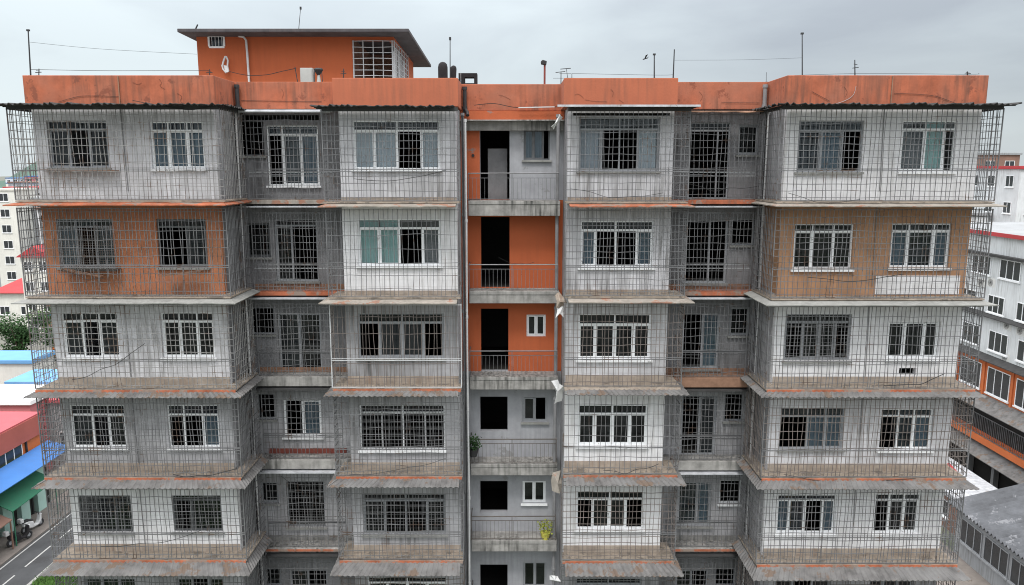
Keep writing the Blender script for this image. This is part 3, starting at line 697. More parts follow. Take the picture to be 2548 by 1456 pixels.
for i in range(5): y = 5.3+i*.7; b.box(xr-.12, xr-.09, y, y+.38, RZ+.2+wob(.1), zc1-.2+wob(.15))
loc_(b.build('shutter_board', clothw, rm))
# bent white pipe and fixture on the wall
P = [at_y(u, v, 4.9) for u, v in ((594,90),(606,92),(612,100),(615,130),(620,205))]
tag(MB().tube(P, .04, 8).build('vent_pipe', pipew), 'bent white pipe standing against the orange rooftop room', 'pipe')
P = [at_y(u, v, 4.85) for u, v in ((563,141),(567,150),(566,165),(569,178),(562,181),(555,172),(553,164),(557,150),(560,142))]
fx = MB().tube(P+[P[0]], .03, 6, cap=False); q = [at_y(u, v, 4.8) for u, v in ((556,162),(566,164),(568,179),(561,180))]; fx.prism(q, (0,.06,0))
tag(fx.build('wall_hook', clothw), 'white looped bracket on the orange rooftop room wall', 'bracket')
o = cable([(570,178),(600,185),(625,188),(665,186),(700,178),(737,170)], 4.7, r=.014, parent=None); tag(o, 'sagging black cable in front of the orange rooftop room', 'cable')

# outdoor units
def ac_unit(loc, w, h, d, m, label, rot=0, group=None):
    t = tag(empty('air_conditioner', loc), label, 'air conditioner', group); t.rotation_euler[2] = rot
    MB().box(-w/2, w/2, 0, d, .06, h).build('casing', m, t, bevel=.015)
    b = MB(); n = 20; r = h*.36; c = (-.1*w, -.012, h*.53)
    for rr in (r, r*.75, r*.5, r*.25): b.tube([(c[0]+rr*math.cos(6.283*i/n), c[1], c[2]+rr*math.sin(6.283*i/n)) for i in range(n+1)], .006, cap=False)
    for i in range(4): a = i*.785; b.tube([(c[0]-r*math.cos(a), c[1]-.004, c[2]-r*math.sin(a)), (c[0]+r*math.cos(a), c[1]-.004, c[2]+r*math.sin(a))], .006)
    b.build('fan_guard', pipek, t)
    MB().box(-w*.35, -w*.25, .03, d-.03, 0, .06).box(w*.25, w*.35, .03, d-.03, 0, .06).build('foot', pipek, t)
    return t
acm = mat('ac_casing', (.42,.43,.41), var=.12, rough=.6)
acw = mat('ac_casing_white', (.6,.6,.58), var=.12, rough=.6)
tz = RZ
def stand(x, y, top, label):
    pass
p = at_y(762, 205, 3.2)
a1 = MB(); zt_ = at_y(762, 169, 3.2).z; xa, xb = at_y(747, 190, 3.2).x, at_y(778, 190, 3.2).x
t = tag(empty('electric_cabinet', ((xa+xb)/2, 3.2, RZ)), 'pale grey metal cabinet with a slanted strut on the roof', 'cabinet')
w_ = (xb-xa)/2
MB().box(-w_, w_, 0, .3, .5, zt_-RZ).build('cabinet_body', acm, t, bevel=.01)
MB().box(-w_+.03, w_-.03, -.012, -.002, .55, zt_-RZ-.04).build('door', acm, t)
MB().box(-w_, -w_+.05, 0, .05, 0, .5).box(w_-.05, w_, 0, .05, 0, .5).box(-w_, -w_+.05, .25, .3, 0, .5).box(w_-.05, w_, .25, .3, 0, .5).build('leg', pipek, t)
MB().tube([(-w_-.15, -.05, zt_-RZ+.03), (-w_-.02, -.03, .35)], .018).build('strut', pipek, t)
t = tag(empty('dish_stand', (at_y(793, 190, 3.2).x, 3.2, RZ)), 'dark bowl-shaped dish on a pale tripod base behind the parapet', 'dish antenna')
zz = at_y(793, 170, 3.2).z-RZ
b = MB(); b.tube([(0, 0, zz-.22), (0, 0, zz-.05)], .05, 14, r1=.16); b.tube([(0,0,zz-.05), (0,.0,zz)], .16, 14, r1=.12); b.build('dish', pipek, t)
b = MB(); b.tube([(0,0,0), (0,0,zz-.22)], .2, 12, r1=.04); b.build('base', acm, t)
b = MB(); b.tube([(.17, -.05, 0), (.12, -.05, zz-.1)], .015).tube([(-.17, -.05, 0), (-.12, -.05, zz-.1)], .015); b.build('strut', pipek, t)

# chimneys, frame, poles
def standing(name, u, vtop, vbot, Y, r, m, label, cat, n=6, lean=0, group=None, base=None):
    a = at_y(u, vbot, Y); c = at_y(u+lean, vtop, Y); zb = base if base is not None else PT
    o = MB().tube([(0,0,0), (c.x-a.x, 0, c.z-zb)], r, n, r1=r*.7).build(name, m)
    o.location = (a.x, Y, zb); return tag(o, label, cat, group)
GP = 'thin poles standing along the roof edge'
def pole_on(name, u, vt, Y, r, label, cat='pole', lean=0, extra=None, m=pipek, base=None, group=GP):
    zb = base if base is not None else PT-.02
    a = at_y(u, 195, Y); top = at_y(u+lean, vt, Y); t = tag(empty(name, (a.x, Y, zb)), label, cat, group)
    hh = top.z-zb; dx = top.x-a.x
    MB().tube([(0,0,0), (dx,0,hh)], r, 6, r1=r*.75).build('mast', m, t)
    MB().box(-.05, .05, -.05, .05, -.0, .03).build('foot_plate', m, t)
    if extra: extra(t, hh, dx)
    return t
def tip(t, h, dx): MB().box(dx-.04, dx+.04, -.03, .03, h-.02, h+.03).build('cap', pipek, t)
def clampx(t, h, dx): MB().tube([(-.09,0,h*.5), (.09,0,h*.55)], .014).tube([(-.06,0,h*.75), (.05,0,h*.7)], .01).build('clamp', pipek, t)
def cross(t, h, dx): MB().tube([(-.18+dx,0,h*.92), (.14+dx,0,h*1.0)], .014).tube([(-.26,0,h*.5), (.1,0,h*.5)], .007).build('crossbar', pipek, t)
def ball(t, h, dx): MB().tube([(dx,0,h-.05), (dx,0,h+.04)], .035, 8).build('cap', pipek, t)
pole_on('roof_pole', 77, 76, .07, .022, 'tall leaning black pole at the far left roof corner', lean=-7, extra=tip)
pole_on('cable_post', 97, 171, .07, .016, 'short clamp post beside the leftmost leaning pole', extra=clampx)
pole_on('cable_post', 522, 172, .07, .016, 'short clamp post near the right end of the left parapet', extra=clampx)
pole_on('cable_post', 855, 171, .74, .02, 'short clamp post at the left of the smooth parapet near the rooftop room', extra=clampx)
pole_on('lightning_rod', 1120, 96, .74, .018, 'tall thin rod beside the two black vent cowls', extra=ball)
pole_on('antenna', 1396, 178, 2.42, .018, 'branched antenna at the right end of the low middle parapet', 'antenna', extra=cross)
pole_on('antenna', 1413, 170, .74, .01, 'slim hooked antenna at the left corner of the right smooth parapet', 'antenna', lean=-4, extra=cross)
pole_on('cable_post', 1423, 183, .74, .012, 'stub post carrying a wire on the right smooth parapet')
pole_on('roof_pole', 1628, 136, .74, .022, 'shorter of two black poles on the right smooth parapet', extra=tip)
pole_on('roof_pole', 1675, 123, .74, .022, 'taller of two black poles, at the end of the right smooth parapet', lean=3)
pole_on('roof_pole', 1907, 180, 1.8, .008, 'hair-thin stub rod above the black rain pipe on the right')
pole_on('roof_pole', 1996, 84, .07, .018, 'very tall black rod at the left of the rightmost parapet', extra=tip)
pole_on('roof_pole', 2127, 149, .07, .018, 'medium black rod in the middle of the rightmost parapet', extra=clampx)
pole_on('cable_post', 2407, 178, .07, .022, 'short clamp post at the right end of the rightmost parapet', extra=clampx)
t = pole_on('lightning_rod', 748, 20, 4.6, .012, 'thin rod on the flat roof of the orange rooftop room', base=ztop-.02, extra=ball)
t = pole_on('vent_stub', 492, 61, 4.6, .03, 'tiny black stub on the left end of the rooftop room roof', base=ztop-.02)
t = tag(empty('roof_lamp', (at_y(1355, 212, 2.44).x, 2.44, PT-.02)), 'rust-red lamp post with a boxy black head on the low middle parapet', 'lamp')
hh = at_y(1355, 158, 2.44).z-PT
MB().tube([(0,0,0), (0,0,hh)], .035, 8).build('post', mat('rust_red_paint', (.22,.05,.04), var=.2), t)
MB().prism([(-.12,-.08,hh-.01), (.05,-.08,hh-.04), (.07,-.08,hh+.09), (-.07,-.08,hh+.13), (-.13,-.08,hh+.08)], (0,.17,0)).build('lamp_head', pipek, t, bevel=.02)
blk = mat('sooty_black', (.022,.02,.022), var=.4, rough=.9)
def cowl(u0, u1, vt, Y, label, lean=0):
    x0, x1 = at_y(u0, 180, Y).x, at_y(u1, 180, Y).x; zt = at_y(u0, vt, Y).z; r = (x1-x0)/2
    t = tag(empty('vent_cowl', ((x0+x1)/2, Y, RZ)), label, 'roof vent', 'black vent cowls behind the smooth parapet')
    h = zt-RZ; b = MB(); n = 14; prof = [(r*.9, 0), (r, h*.3), (r, h-r*1.1), (r*.85, h-r*.45), (r*.5, h-r*.12), (.01, h)]
    rings = []
    for (rr, z) in prof:
        k = len(b.v); rings.append(k)
        for j in range(n): a = 6.283*j/n; b.v.append((rr*math.cos(a)+lean*z, rr*math.sin(a), z))
    for a, c in zip(rings, rings[1:]):
        for j in range(n): b.f.append((a+j, a+(j+1) % n, c+(j+1) % n, c+j))
    b.build('cowl', blk, t, smooth=True); MB().box(-r*1.2, r*1.2, -r*1.2, r*1.2, 0, .12).build('base', conc, t)
cowl(1090, 1114, 154, 1.3, 'taller domed black vent cowl behind the smooth parapet')
cowl(1115, 1131, 163, 1.6, 'smaller leaning black vent cowl right of the domed one', .06)
x0, x1 = at_y(1141, 200, 2.9).x, at_y(1187, 200, 2.9).x; z1 = at_y(1160, 182, 2.9).z; h0 = at_y(1170, 207, 2.9).z; h1 = at_y(1170, 192, 2.9).z
t = tag(empty('vent_box', ((x0+x1)/2, 2.9, RZ)), 'black open box frame with a square see-through hole on the middle roof', 'vent box')
b = MB(); hx0, hx1 = x0+.2, x1-.1
for q in ((x0, hx0, RZ, z1), (hx1, x1, RZ, z1), (hx0, hx1, RZ, h0), (hx0, hx1, h1, z1)): b.box(q[0]-(x0+x1)/2, q[1]-(x0+x1)/2, 0, .45, q[2]-RZ, q[3]-RZ)
b.build('box_frame', blk, t)
MB().tube([(x0-(x0+x1)/2+.08, -.03, 0), (x0-(x0+x1)/2+.08, -.03, z1-RZ)], .015).build('pipe', pipeg, t)
# wires in the air
def wirex(pts, Y, label, r=.008): return tag(cable(pts, Y, 'overhead_wire', r, wire, None), label, 'wire')
wirex([(76,173),(250,176),(400,176),(522,176)], .07, 'low black wire strung along the left parapet top')
wirex([(74,105),(250,122),(490,135)], .07, 'faint sloping wire from the leaning left pole to the rooftop room', .005)
wirex([(1423,183),(1630,187),(1676,186)], .74, 'wire running along the top of the right smooth parapet', .006)
wirex([(1676,150),(1850,149),(1996,144)], .4, 'faint wire between the tall poles on the right', .004)
wirex([(1970,188),(2150,183),(2407,185),(2435,183)], .07, 'low wire along the rightmost parapet top', .006)
# bird
b = MB(); c = at_y(1606, 146, 6)
bd = MB(); rings = []
prof = [(-.16, .004), (-.10, .02), (0, .04), (.08, .035), (.12, .022), (.15, .024), (.18, .004)]
bd.tube([(x, 0, .02*math.sin(x*8)) for x, r in prof], .03, 8); 
n0 = len(bd.v)
bd.prism([(-.05,0,.02), (.06,0,.02), (.0,.22,.12), (-.1,.34,.08)], (0,0,.008)); bd.prism([(-.05,0,.02), (.06,0,.02), (.0,-.22,.1), (-.1,-.34,.05)], (0,0,.008)); bd.prism([(-.16,0,0), (-.26,.05,0), (-.26,-.05,0)], (0,0,.01))
o = bd.build('bird', blk); o.location = c; o.scale = (.6,.6,.6); o.rotation_euler = (R(20), R(25), R(200)); tag(o, 'small dark bird flying over the right roof', 'bird')

# ------------------------------------------------------------------ ground
asph = mat('asphalt', (.055,.057,.06), var=.25, scale=.6, patch=((.04,.04,.042), .5, .6))
pave = mat('pavement', (.17,.15,.135), var=.3, scale=.8)
soil = mat('town_ground', (.15,.145,.13), var=.4, scale=.08, tint=(.07,.10,.045))
grass = mat('grass', (.05,.10,.022), var=.5, scale=1.2)
linep = mat('road_paint', (.36,.36,.35), var=.2, scale=4)
g = MB(); g.quad((-1500,-400,0), (1500,-400,0), (1500,2500,0), (-1500,2500,0)); tag(g.build('ground', soil), kind='structure')
XE, XC, XR = -31.1, -29.7, -28.3
tag(MB().quad((XE-.1,-60,.004), (XR+.1,-60,.004), (XR+.1,300,.004), (XE-.1,300,.004)).build('road', asph), kind='structure')
tag(MB().box(XE-2.4, XE-.1, -60, 300, 0, .12).build('pavement', pave), kind='structure')
tag(MB().box(XR+.1, XR+.3, -60, 300, 0, .12).build('kerb', conc_l), kind='structure')
b = MB(); b.quad((XE+.02,-60,.008), (XE+.12,-60,.008), (XE+.12,300,.008), (XE+.02,300,.008)); y = -20
while y < 200: b.quad((XC-.05,y,.008), (XC+.05,y,.008), (XC+.05,y+2.6,.008), (XC-.05,y+2.6,.008)); y += 3.6
tag(b.build('road_marking', linep), kind='structure')
# verge grass
b = MB().quad((XR+.3,-30,.03), (-15.0,-30,.03), (-15.0,120,.03), (XR+.3,120,.03))
tag(b.build('verge', grass), kind='structure')
b = MB()
for i in range(14000):
    x = XR+.35+random.random()*4.5; y = 2+random.random()*26; h = random.uniform(.12, .4)
    dx, dy = wob(.15), wob(.15); w = .03
    b.quad((x-w,y,.03), (x+w,y+wob(.03),.03), (x+dx+w*.4,y+dy,h), (x+dx-w*.4,y+dy,h))
tag(b.build('grass', mat('verge_blades', (.07,.15,.03), var=.4, scale=1, bump=0)), kind='stuff', label='bright green grass on the verge beside the road', cat='grass')
# hills
b = MB(); n = 60; prev = None
for i in range(n+1):
    a = R(-60+120*i/n); d = 1100; h = 24+18*math.sin(i*.9)+14*math.sin(i*2.3+1)
    p = (d*math.sin(a), d*math.cos(a)); q = (1.35*d*math.sin(a), 1.35*d*math.cos(a))
    cur_ = [(p[0], p[1], 0), (p[0]*1.12, p[1]*1.12, max(4, h*.8)), (q[0], q[1], max(4, h))]
    if prev:
        for j in (0, 1): b.quad(prev[j], cur_[j], cur_[j+1], prev[j+1])
    prev = cur_
tag(b.build('hills', mat('hill_green', (.06,.11,.085), var=.3, scale=.01), smooth=True), kind='structure')

# ------------------------------------------------------------------ background buildings
def solidm(name, c, **k): return mat(name, c, var=k.pop('var', .1), scale=k.pop('scale', .5), **k)
M_cream = solidm('cream_facade', (.66,.65,.60), streak=.25, streakcol=(.4,.38,.34)); M_white = solidm('white_facade', (.62,.64,.65), streak=.6, streakcol=(.30,.30,.29))
M_grey = solidm('grey_facade', (.30,.31,.32), streak=.4); M_pink = solidm('pink_facade', (.45,.16,.17)); M_red = solidm('red_roof', (.40,.05,.055)); M_pinkred = solidm('rose_roof', (.45,.10,.115))
M_blue = solidm('blue_roof', (.05,.16,.42), streak=.3, streakcol=(.1,.15,.25)); M_lblue = solidm('pale_blue_roof', (.14,.32,.56)); M_green = solidm('green_awning', (.035,.17,.10), streak=.3, streakcol=(.09,.13,.1)); M_mint = solidm('mint_wall', (.38,.55,.50))
M_brown = solidm('brown_facade', (.22,.13,.10), var=.25); M_whiteroof = solidm('white_roof', (.85,.86,.87), var=.04); M_or = solidm('orange_facade', (.55,.15,.05), streak=.2, streakcol=(.3,.1,.05)); M_band = solidm('red_band', (.40,.11,.09))
wpane = mat('far_window_glass', (.03,.034,.038), rough=.2, var=.3, spec=.5, bump=0)
_wc = {}
def winmesh(w, h, axis, fm):
    k = (round(w,2), round(h,2), axis, fm.name)
    if k in _wc: return _wc[k]
    F, G = MB(), MB(); t = .06
    def bx(M, a, c, z0, z1, d0, d1):
        if axis == 'y': M.box(a, c, -d1, -d0, z0, z1)
        elif axis == 'x+': M.box(d0, d1, a, c, z0, z1)
        else: M.box(-d1, -d0, a, c, z0, z1)
    bx(F, -w/2, -w/2+t, 0, h, .01, .06); bx(F, w/2-t, w/2, 0, h, .01, .06); bx(F, -w/2+t, w/2-t, 0, t, .01, .06); bx(F, -w/2+t, w/2-t, h-t, h, .01, .06)
    nm = max(1, round(w/.75)-1)
    for i in range(nm): c = -w/2+w*(i+1)/(nm+1); bx(F, c-.03, c+.03, t, h-t, .01, .055)
    bx(F, -w/2-.08, w/2+.08, -.1, -.003, .005, .12)
    bx(G, -w/2+t, w/2-t, t, h-t, .008, .03)
    out = []
    for M, nme, mm in ((F, 'window', fm), (G, 'pane', wpane)):
        me = bpy.data.meshes.new(nme); me.from_pydata(M.v, [], M.f); me.materials.append(mm); out.append(me)
    _wc[k] = out; return out
def put_window(parent, loc, w, h, axis, fm=frw):
    mf, mg = winmesh(w, h, axis, fm)
    o = bpy.data.objects.new('window', mf); COL.objects.link(o); o.parent = parent; o.location = loc
    g = bpy.data.objects.new('pane', mg); COL.objects.link(g); g.parent = o
    return o
def building(x0, x1, y0, y1, h, wm, rm_, label, floors=None, sides=('y',), ww=1.5, wh=1.3, gap=3.0, roof='flat', name='apartment_block', cat='building', band=None, frm=frw, group=None, maxw=90):
    cx, cy = (x0+x1)/2, (y0+y1)/2; t = tag(empty(name, (cx, cy, 0)), label, cat, group)
    a, c, d, e = x0-cx, x1-cx, y0-cy, y1-cy
    MB().box(a, c, d, e, 0, h).build('wall', wm, t)
    if roof == 'flat': MB().box(a-.2, c+.2, d-.2, e+.2, h, h+.35).build('roof', rm_, t, bevel=.03)
    elif roof == 'shedy': MB().prism([(a-.4,d-.5,h+.02),(c+.4,d-.5,h+.02),(c+.4,e+.4,h+1.2),(a-.4,e+.4,h+1.2)], (0,0,.12)).prism([(a,d,h),(a,e,h),(a,e,h+1.1)], (c-a,0,0)).build('roof', rm_, t)
    elif roof == 'shedx': MB().prism([(a-.3,d-.4,h+1.1),(c+.6,d-.4,h+.02),(c+.6,e+.4,h+.02),(a-.3,e+.4,h+1.1)], (0,0,.12)).build('roof', rm_, t)
    elif roof == 'gable': MB().prism([(a-.4,d-.4,h),(c+.4,d-.4,h),((a+c)/2,d-.4,h+1.6)], (0,e-d+.8,0)).build('roof', rm_, t)
    fl = floors or max(1, int(h/3)); fh = h/fl; cnt = 0
    if band: 
        B = MB()
        for i in range(1, fl): B.box(a-.06, c+.06, d-.06, e+.06, fh*i-.12, fh*i+.06)
        B.build('floor_band', band, t)
    for s in sides:
        la, lb = (a, c) if s == 'y' else (d, e)
        n = max(1, int((lb-la)/gap))
        for k in range(fl):
            for i in range(n):
                if cnt >= maxw: break
                p = la+(lb-la)*(i+.5)/n; z = fh*k+fh*.33
                loc = (p, d, z) if s == 'y' else ((c, p, z) if s == 'x+' else (a, p, z))
                put_window(t, loc, ww, min(wh, fh*.5), s, frm); cnt += 1
    return t
# ---- left side, far to near
def bx_at(u, D):   # world x of a column u at horizontal distance D (near the horizon)
    return (u-1274)/FPX*D*1.0
rr = random.Random(3)
# tall cream tower
building(-94.2, -89.9, 115, 121, 20.0, M_cream, M_cream, 'tall cream tower block with one column of small windows at the far left edge', floors=7, ww=1.7, wh=1.6, gap=4)
building(-115, -102, 150, 160, 19.5, M_grey, M_red, 'grey block with a flat red roof on the left skyline', sides=('y','x+'))
building(-98, -86, 175, 190, 18.5, M_white, M_grey, 'white block behind the left cage, just right of the red-roofed one', sides=('y','x+'))
building(-82, -73, 108, 118, 17.0, M_white, M_brown, 'white mid-rise block with brown roof seen through the left cages', sides=('y','x+'))
building(-84, -78, 128, 140, 22.0, M_brown, M_grey, 'brown tower seen through the upper left cage', sides=('y','x+'))
building(-70, -60, 130, 140, 16, M_cream, M_red, 'cream block with red roof hidden mostly behind the main building left end', sides=('y','x+'))
building(-66, -57.5, 84, 90, 6.0, M_white, M_whiteroof, 'low white house with a white flat roof behind the left trees', floors=2, band=M_red)
building(-80, -67, 92, 100, 5, M_cream, M_red, 'low cream house with a bright red roof at the left edge', floors=1, roof='shedy')
building(-54, -47, 72, 78, 9.0, M_or, M_red, 'orange house with red roof seen through the left cage', sides=('y','x+'), floors=3)
# blue roofs
pb = at_z(0, 905, 6.2)
building(-53, -43.9, 44.0, 47.4, 6.4, M_cream, M_lblue, 'ribbed cream shed with a pale blue flat roof, farther of two at left', floors=1, name='shed', cat='shed', gap=9)
building(-42.6, -38.6, 38.7, 42.4, 5.9, M_mint, M_lblue, 'nearer shed with a sky blue roof beside the left cage', floors=1, name='shed', cat='shed', gap=9)
building(-53, -37.2, 33.0, 37.2, 6.0, M_pink, M_whiteroof, 'pink walled shop with a bright white roof at left', floors=2, name='shop', cat='shop')
# red roofed orange house on the street
SX = -33.6
t = tag(empty('shop_house', (SX-4, 28, 0)), 'orange shop house with a rose red roof, blue awning below', 'shop house')
def lb(o, t): o.location = -Vector(t.location); return o
yA, yB = 18.0, 28.2
lb(MB().box(SX-9, SX, yA, yB, 0, 6.3).build('wall', M_or, t), t)
lb(MB().prism([(SX-9.2,yA-.2,6.9),(SX+.15,yA-.2,6.85),(SX+.15,yB+.2,6.85),(SX-9.2,yB+.2,6.9)], (0,0,.1)).build('roof', M_pinkred, t), t)
lb(MB().box(SX-9.1, SX+.2, yA-.1, yB+.1, 5.45, 6.84).build('roof_band', M_band, t), t)
lb(MB().prism([(SX+.2,yA-2,4.55),(SX+1.9,yA-2,4.05),(SX+1.9,yB+.6,4.15),(SX+.2,yB+.6,4.65)], (0,0,.05)).build('awning', M_blue, t), t)
for y in (24.9, 21.9, 18.9): o = put_window(t, (0,0,0), 2.6, 1.1, 'x+', frw); o.location = (SX-t.location.x, y-t.location.y, 4.35)
for y in (26.6,): lb(MB().tube([(SX+.08, y, 0), (SX+.08, y, 6.8)], .07, 8).build('rain_pipe', pipek, t), t)
for i, y in enumerate((19.6, 21.4, 23.2, 25.0, 26.8)):
    lb(MB().box(SX+.002, SX+.35, y, y+.9, 0, 4.0).build('column', M_mint, t), t)
    lb(MB().box(SX+.004, SX+.05, y+.95, y+1.75, .1, 3.6).build('shop_opening_shade', room, t), t)  # flat panel on the wall, shade of the opening painted near-black
aw = MB().prism([(SX+.4,21.9,3.2),(SX+1.9,21.9,2.45),(SX+1.9,26.6,2.6),(SX+.4,26.6,3.3)], (0,0,.05)); aw.tube([(SX+1.85,22.0,0), (SX+1.85,22.0,2.45)], .04); aw.tube([(SX+1.85,26.5,0), (SX+1.85,26.5,2.6)], .04)
tag(aw.build('awning', M_green), 'green sloping awning on posts over the left pavement', 'awning')
b = MB().prism([(SX+.4,17.0,2.6),(SX+1.95,17.0,1.9),(SX+1.95,21.7,2.0),(SX+.4,21.7,2.7)], (0,0,.06)); b.tube([(SX+1.9,17.2,0), (SX+1.9,17.2,1.9)], .05); b.tube([(SX+1.9,21.6,0), (SX+1.9,21.6,2.0)], .05)
tag(b.build('awning', M_brown), 'dark brown lean-to roof next to the green awning by the road', 'awning')
tag(MB().box(SX-3, SX+.9, 12, 17.2, 0, 2.4).build('hoarding', M_brown), 'brown hut wall below the dark lean-to at the bottom left', 'hut')
for (xa, ya, yb_, h, wm, rf, lab) in ((SX-8, 35, 45, 5.5, M_grey, M_pinkred, 'low grey shop with rose roof beyond the orange shop house'), (SX-7, 47, 58, 7.5, M_white, M_grey, 'white street house farther up the left road'), (SX-8, 60, 74, 9, M_brown, M_brown, 'brown street house far up the left road'),
                                       (SX+.5-9, 77, 95, 11, M_cream, M_red, 'cream street house at the far end of the left road')):
    building(xa, SX, ya, yb_, h, wm, rf, lab, sides=('y','x+'))
# scooter
def scooter(loc, rot, body, label):
    t = tag(empty('scooter', loc), label, 'scooter'); t.rotation_euler[2] = rot
    for s in (-.62, .62):
        w = MB(); n = 18; w.tube([(s+.2*math.cos(6.283*i/n), 0, .27+.2*math.sin(6.283*i/n)) for i in range(n+1)], .065, 8, cap=False); wh = w.build('wheel', pipek, t, smooth=True)
        h_ = MB().tube([(s, -.03, .27), (s, .03, .27)], .12, 12).build('rim', frg, wh)
    p = [(-.75,.55),(-.7,.8),(-.35,.78),(0,.62),(.05,.38),(.3,.34),(.45,.5),(.55,.95),(.66,.92),(.62,.45),(.4,.22),(-.1,.2),(-.4,.3)]
    MB().prism([(x,-.15,z) for x, z in p], (0,.3,0)).build('body', body, t, bevel=.05)
    MB().prism([(-.75,-.13,.8),(0,-.13,.68),(.02,-.13,.74),(-.3,-.13,.9),(-.78,-.13,.9)], (0,.26,0)).build('seat', pipek, t, bevel=.03)
    MB().tube([(.6,0,.5),(.52,0,1.0)], .03, 8).tube([(.5,-.33,1.03),(.52,0,1.0),(.5,.33,1.03)], .018, 6).build('handlebar', pipek, t)
    MB().tube([(.64,0,.86),(.72,0,.85)], .08, 12).build('headlight', frw, t)
    MB().box(-.98,-.72,-.18,.18,.85,1.15).build('top_box', clothw, t, bevel=.06)
    return t
p = at_z(50, 1350, 0.12)
scooter((p.x, p.y, .12), R(70), blk, 'black scooter with a white top box parked on the pavement by the road')
p = at_z(82, 1318, 0.12)
scooter((p.x, p.y, .12), R(75), clothw, 'pale scooter parked farther along the pavement behind the black one')
# trees
bark = mat('bark', (.10,.07,.05), var=.3)
def tree(x, y, h, r, label, leafmat, seed=1, n=5200, kind='broadleaf_tree'):
    q = random.Random(seed); t = tag(empty(kind, (x, y, 0)), label, 'tree', 'leafy trees among the houses')
    b = MB().tube([(0,0,0), (q.uniform(-.1,.1),0,h*.3), (q.uniform(-.3,.3),q.uniform(-.2,.2),h*.65)], .22, 8, r1=.09)
    cl = []
    for i in range(15):
        a = q.random()*6.28; rr_ = r*q.uniform(.15,.85); z = h*q.uniform(.42,.95); cl.append((rr_*math.cos(a), rr_*math.sin(a), z, r*q.uniform(.28,.5)))
        if i < 7: b.tube([(0,0,h*.35), (rr_*.5*math.cos(a), rr_*.5*math.sin(a), (h*.4+z)/2), (rr_*math.cos(a), rr_*math.sin(a), z)], .08, 5, r1=.03)
    b.build('trunk', bark, t)
    l = MB()
    for i in range(n):
        c = cl[q.randrange(len(cl))]; v = Vector((q.gauss(0,1), q.gauss(0,1), q.gauss(0,1))).normalized()*c[3]*q.random()**.35
        p = Vector(c[:3])+Vector((v.x, v.y, v.z*.75)); d = Vector((q.uniform(-1,1), q.uniform(-1,1), q.uniform(-1,.6))).normalized(); e = d.cross(Vector((q.uniform(-1,1), q.uniform(-1,1), 1))).normalized()
        s = q.uniform(.09,.2); l.quad(p, p+d*s+e*s*.6, p+d*s*2, p+d*s-e*s*.6)
    l.build('crown', leafmat, t)
    return t
tree(-54.8, 59, 8.0, 3.2, 'dark round tree at the left edge above the blue roofs', leafd, 1)
tree(-51.0, 60.5, 7.2, 2.5, 'dark tree right beside the leftmost round one', leafd, 2)
tree(-43.6, 58, 7.2, 2.1, 'lighter green tree seen through the left cage', leaf, 3)
tree(-62, 97, 8.5, 3, 'small green tree under the cream tower', leaf, 4, 3000)
tree(-68, 104, 9.5, 3, 'green tree at the foot of the far white block', leafd, 5, 3000)
tree(-57, 92, 8, 2.6, 'bushy tree behind the low white house', leafd, 6, 3000)
for i, (x, y, h, r_, lab) in enumerate(((-40.5,51,6.5,1.8,'small bright tree behind the sky blue roof'),(-38.4,62,8,2.4,'tall dark tree seen through the third storey left cage'),(-46,74,9,2.6,'tree crown rising behind the orange house'),
        (-50,82,9,2.8,'wide green tree beside the low white house'),(-60,112,11,3.4,'distant dark tree left of the white mid-rise'),(-55,66,8.5,2.8,'tree at the picture edge under the red roofed cream house'))):
    tree(x, y, h, r_, lab, (leafd, leaf)[i % 2], 20+i, 3000)
hx = random.Random(5)
names = ['grey','cream','white','orange','pink']; hm = [M_grey, M_cream, M_white, M_or, M_pink]; rn_ = ['red','blue','brown','grey']; rmm = [M_red, M_blue, M_brown, M_grey]
seen = set(); cnt = 0
for i in range(40):
    D = hx.uniform(80, 150); u = hx.uniform(72, 150); a_ = hx.randrange(5); b_ = hx.randrange(4); fl = hx.choice((2, 3, 4))
    x = (u-1274)/FPX*D; w = hx.uniform(1.8, 3.2); key = (a_, b_, fl)
    if key in seen or cnt >= 16 or any(abs(x-q[0]) < w+3.4 and abs(D-q[1]) < 8 for q in seen if len(q) == 4): continue
    seen.add(key); seen.add((x, D, 0, 0)); cnt += 1
    building(x-w, x+w, D-CD, D-CD+5, fl*2.9, hm[a_], rmm[b_], f'{["two","three","four"][fl-2]}-storey narrow {names[a_]} house with {rn_[b_]} roof behind the left cages', floors=fl, sides=('y','x+'), ww=1.1, wh=1.3, gap=1.9, roof=hx.choice(('flat','gable','flat')), name='town_house', cat='house', group='narrow houses behind the left cages')
# far city, left and right: individual blocks
k = 0
cols = [(M_white,'white'), (M_cream,'cream'), (M_grey,'grey'), (M_brown,'brown'), (M_pink,'pinkish')]
cr_ = [(M_red,'red'), (M_grey,'grey'), (M_blue,'blue'), (M_brown,'brown')]
spots = []
for side in (-1, 1):
    for D in (150, 185, 225, 270, 330, 400):
        for j in range(3):
            uu = (rr.uniform(-20, 130) if side < 0 else rr.uniform(2400, 2560))
            spots.append((side, D + rr.uniform(-8, 8), (uu-1274)/FPX*D, j))
used_lab = set()
ordn = ['nearest', 'second', 'third', 'fourth', 'fifth', 'farthest']
for idx, (side, D, x, j) in enumerate(spots):
    wm, wn = cols[rr.randrange(5)]; rf, rn = cr_[rr.randrange(4)]; w = rr.uniform(5, 9); h = rr.uniform(11, 21)
    row = ordn[(idx//3) % 6]; hs = ['lower', 'mid-height', 'taller'][j]; h = 11+j*4+rr.uniform(-1, 2)
    building(x-w, x+w, D-CD, D-CD+10, h, wm, rf, f'{hs} {wn} block with {rn} roof in the {row} row of the {"left" if side < 0 else "right"} distant town', sides=('y',), gap=3.2, group='distant town blocks')

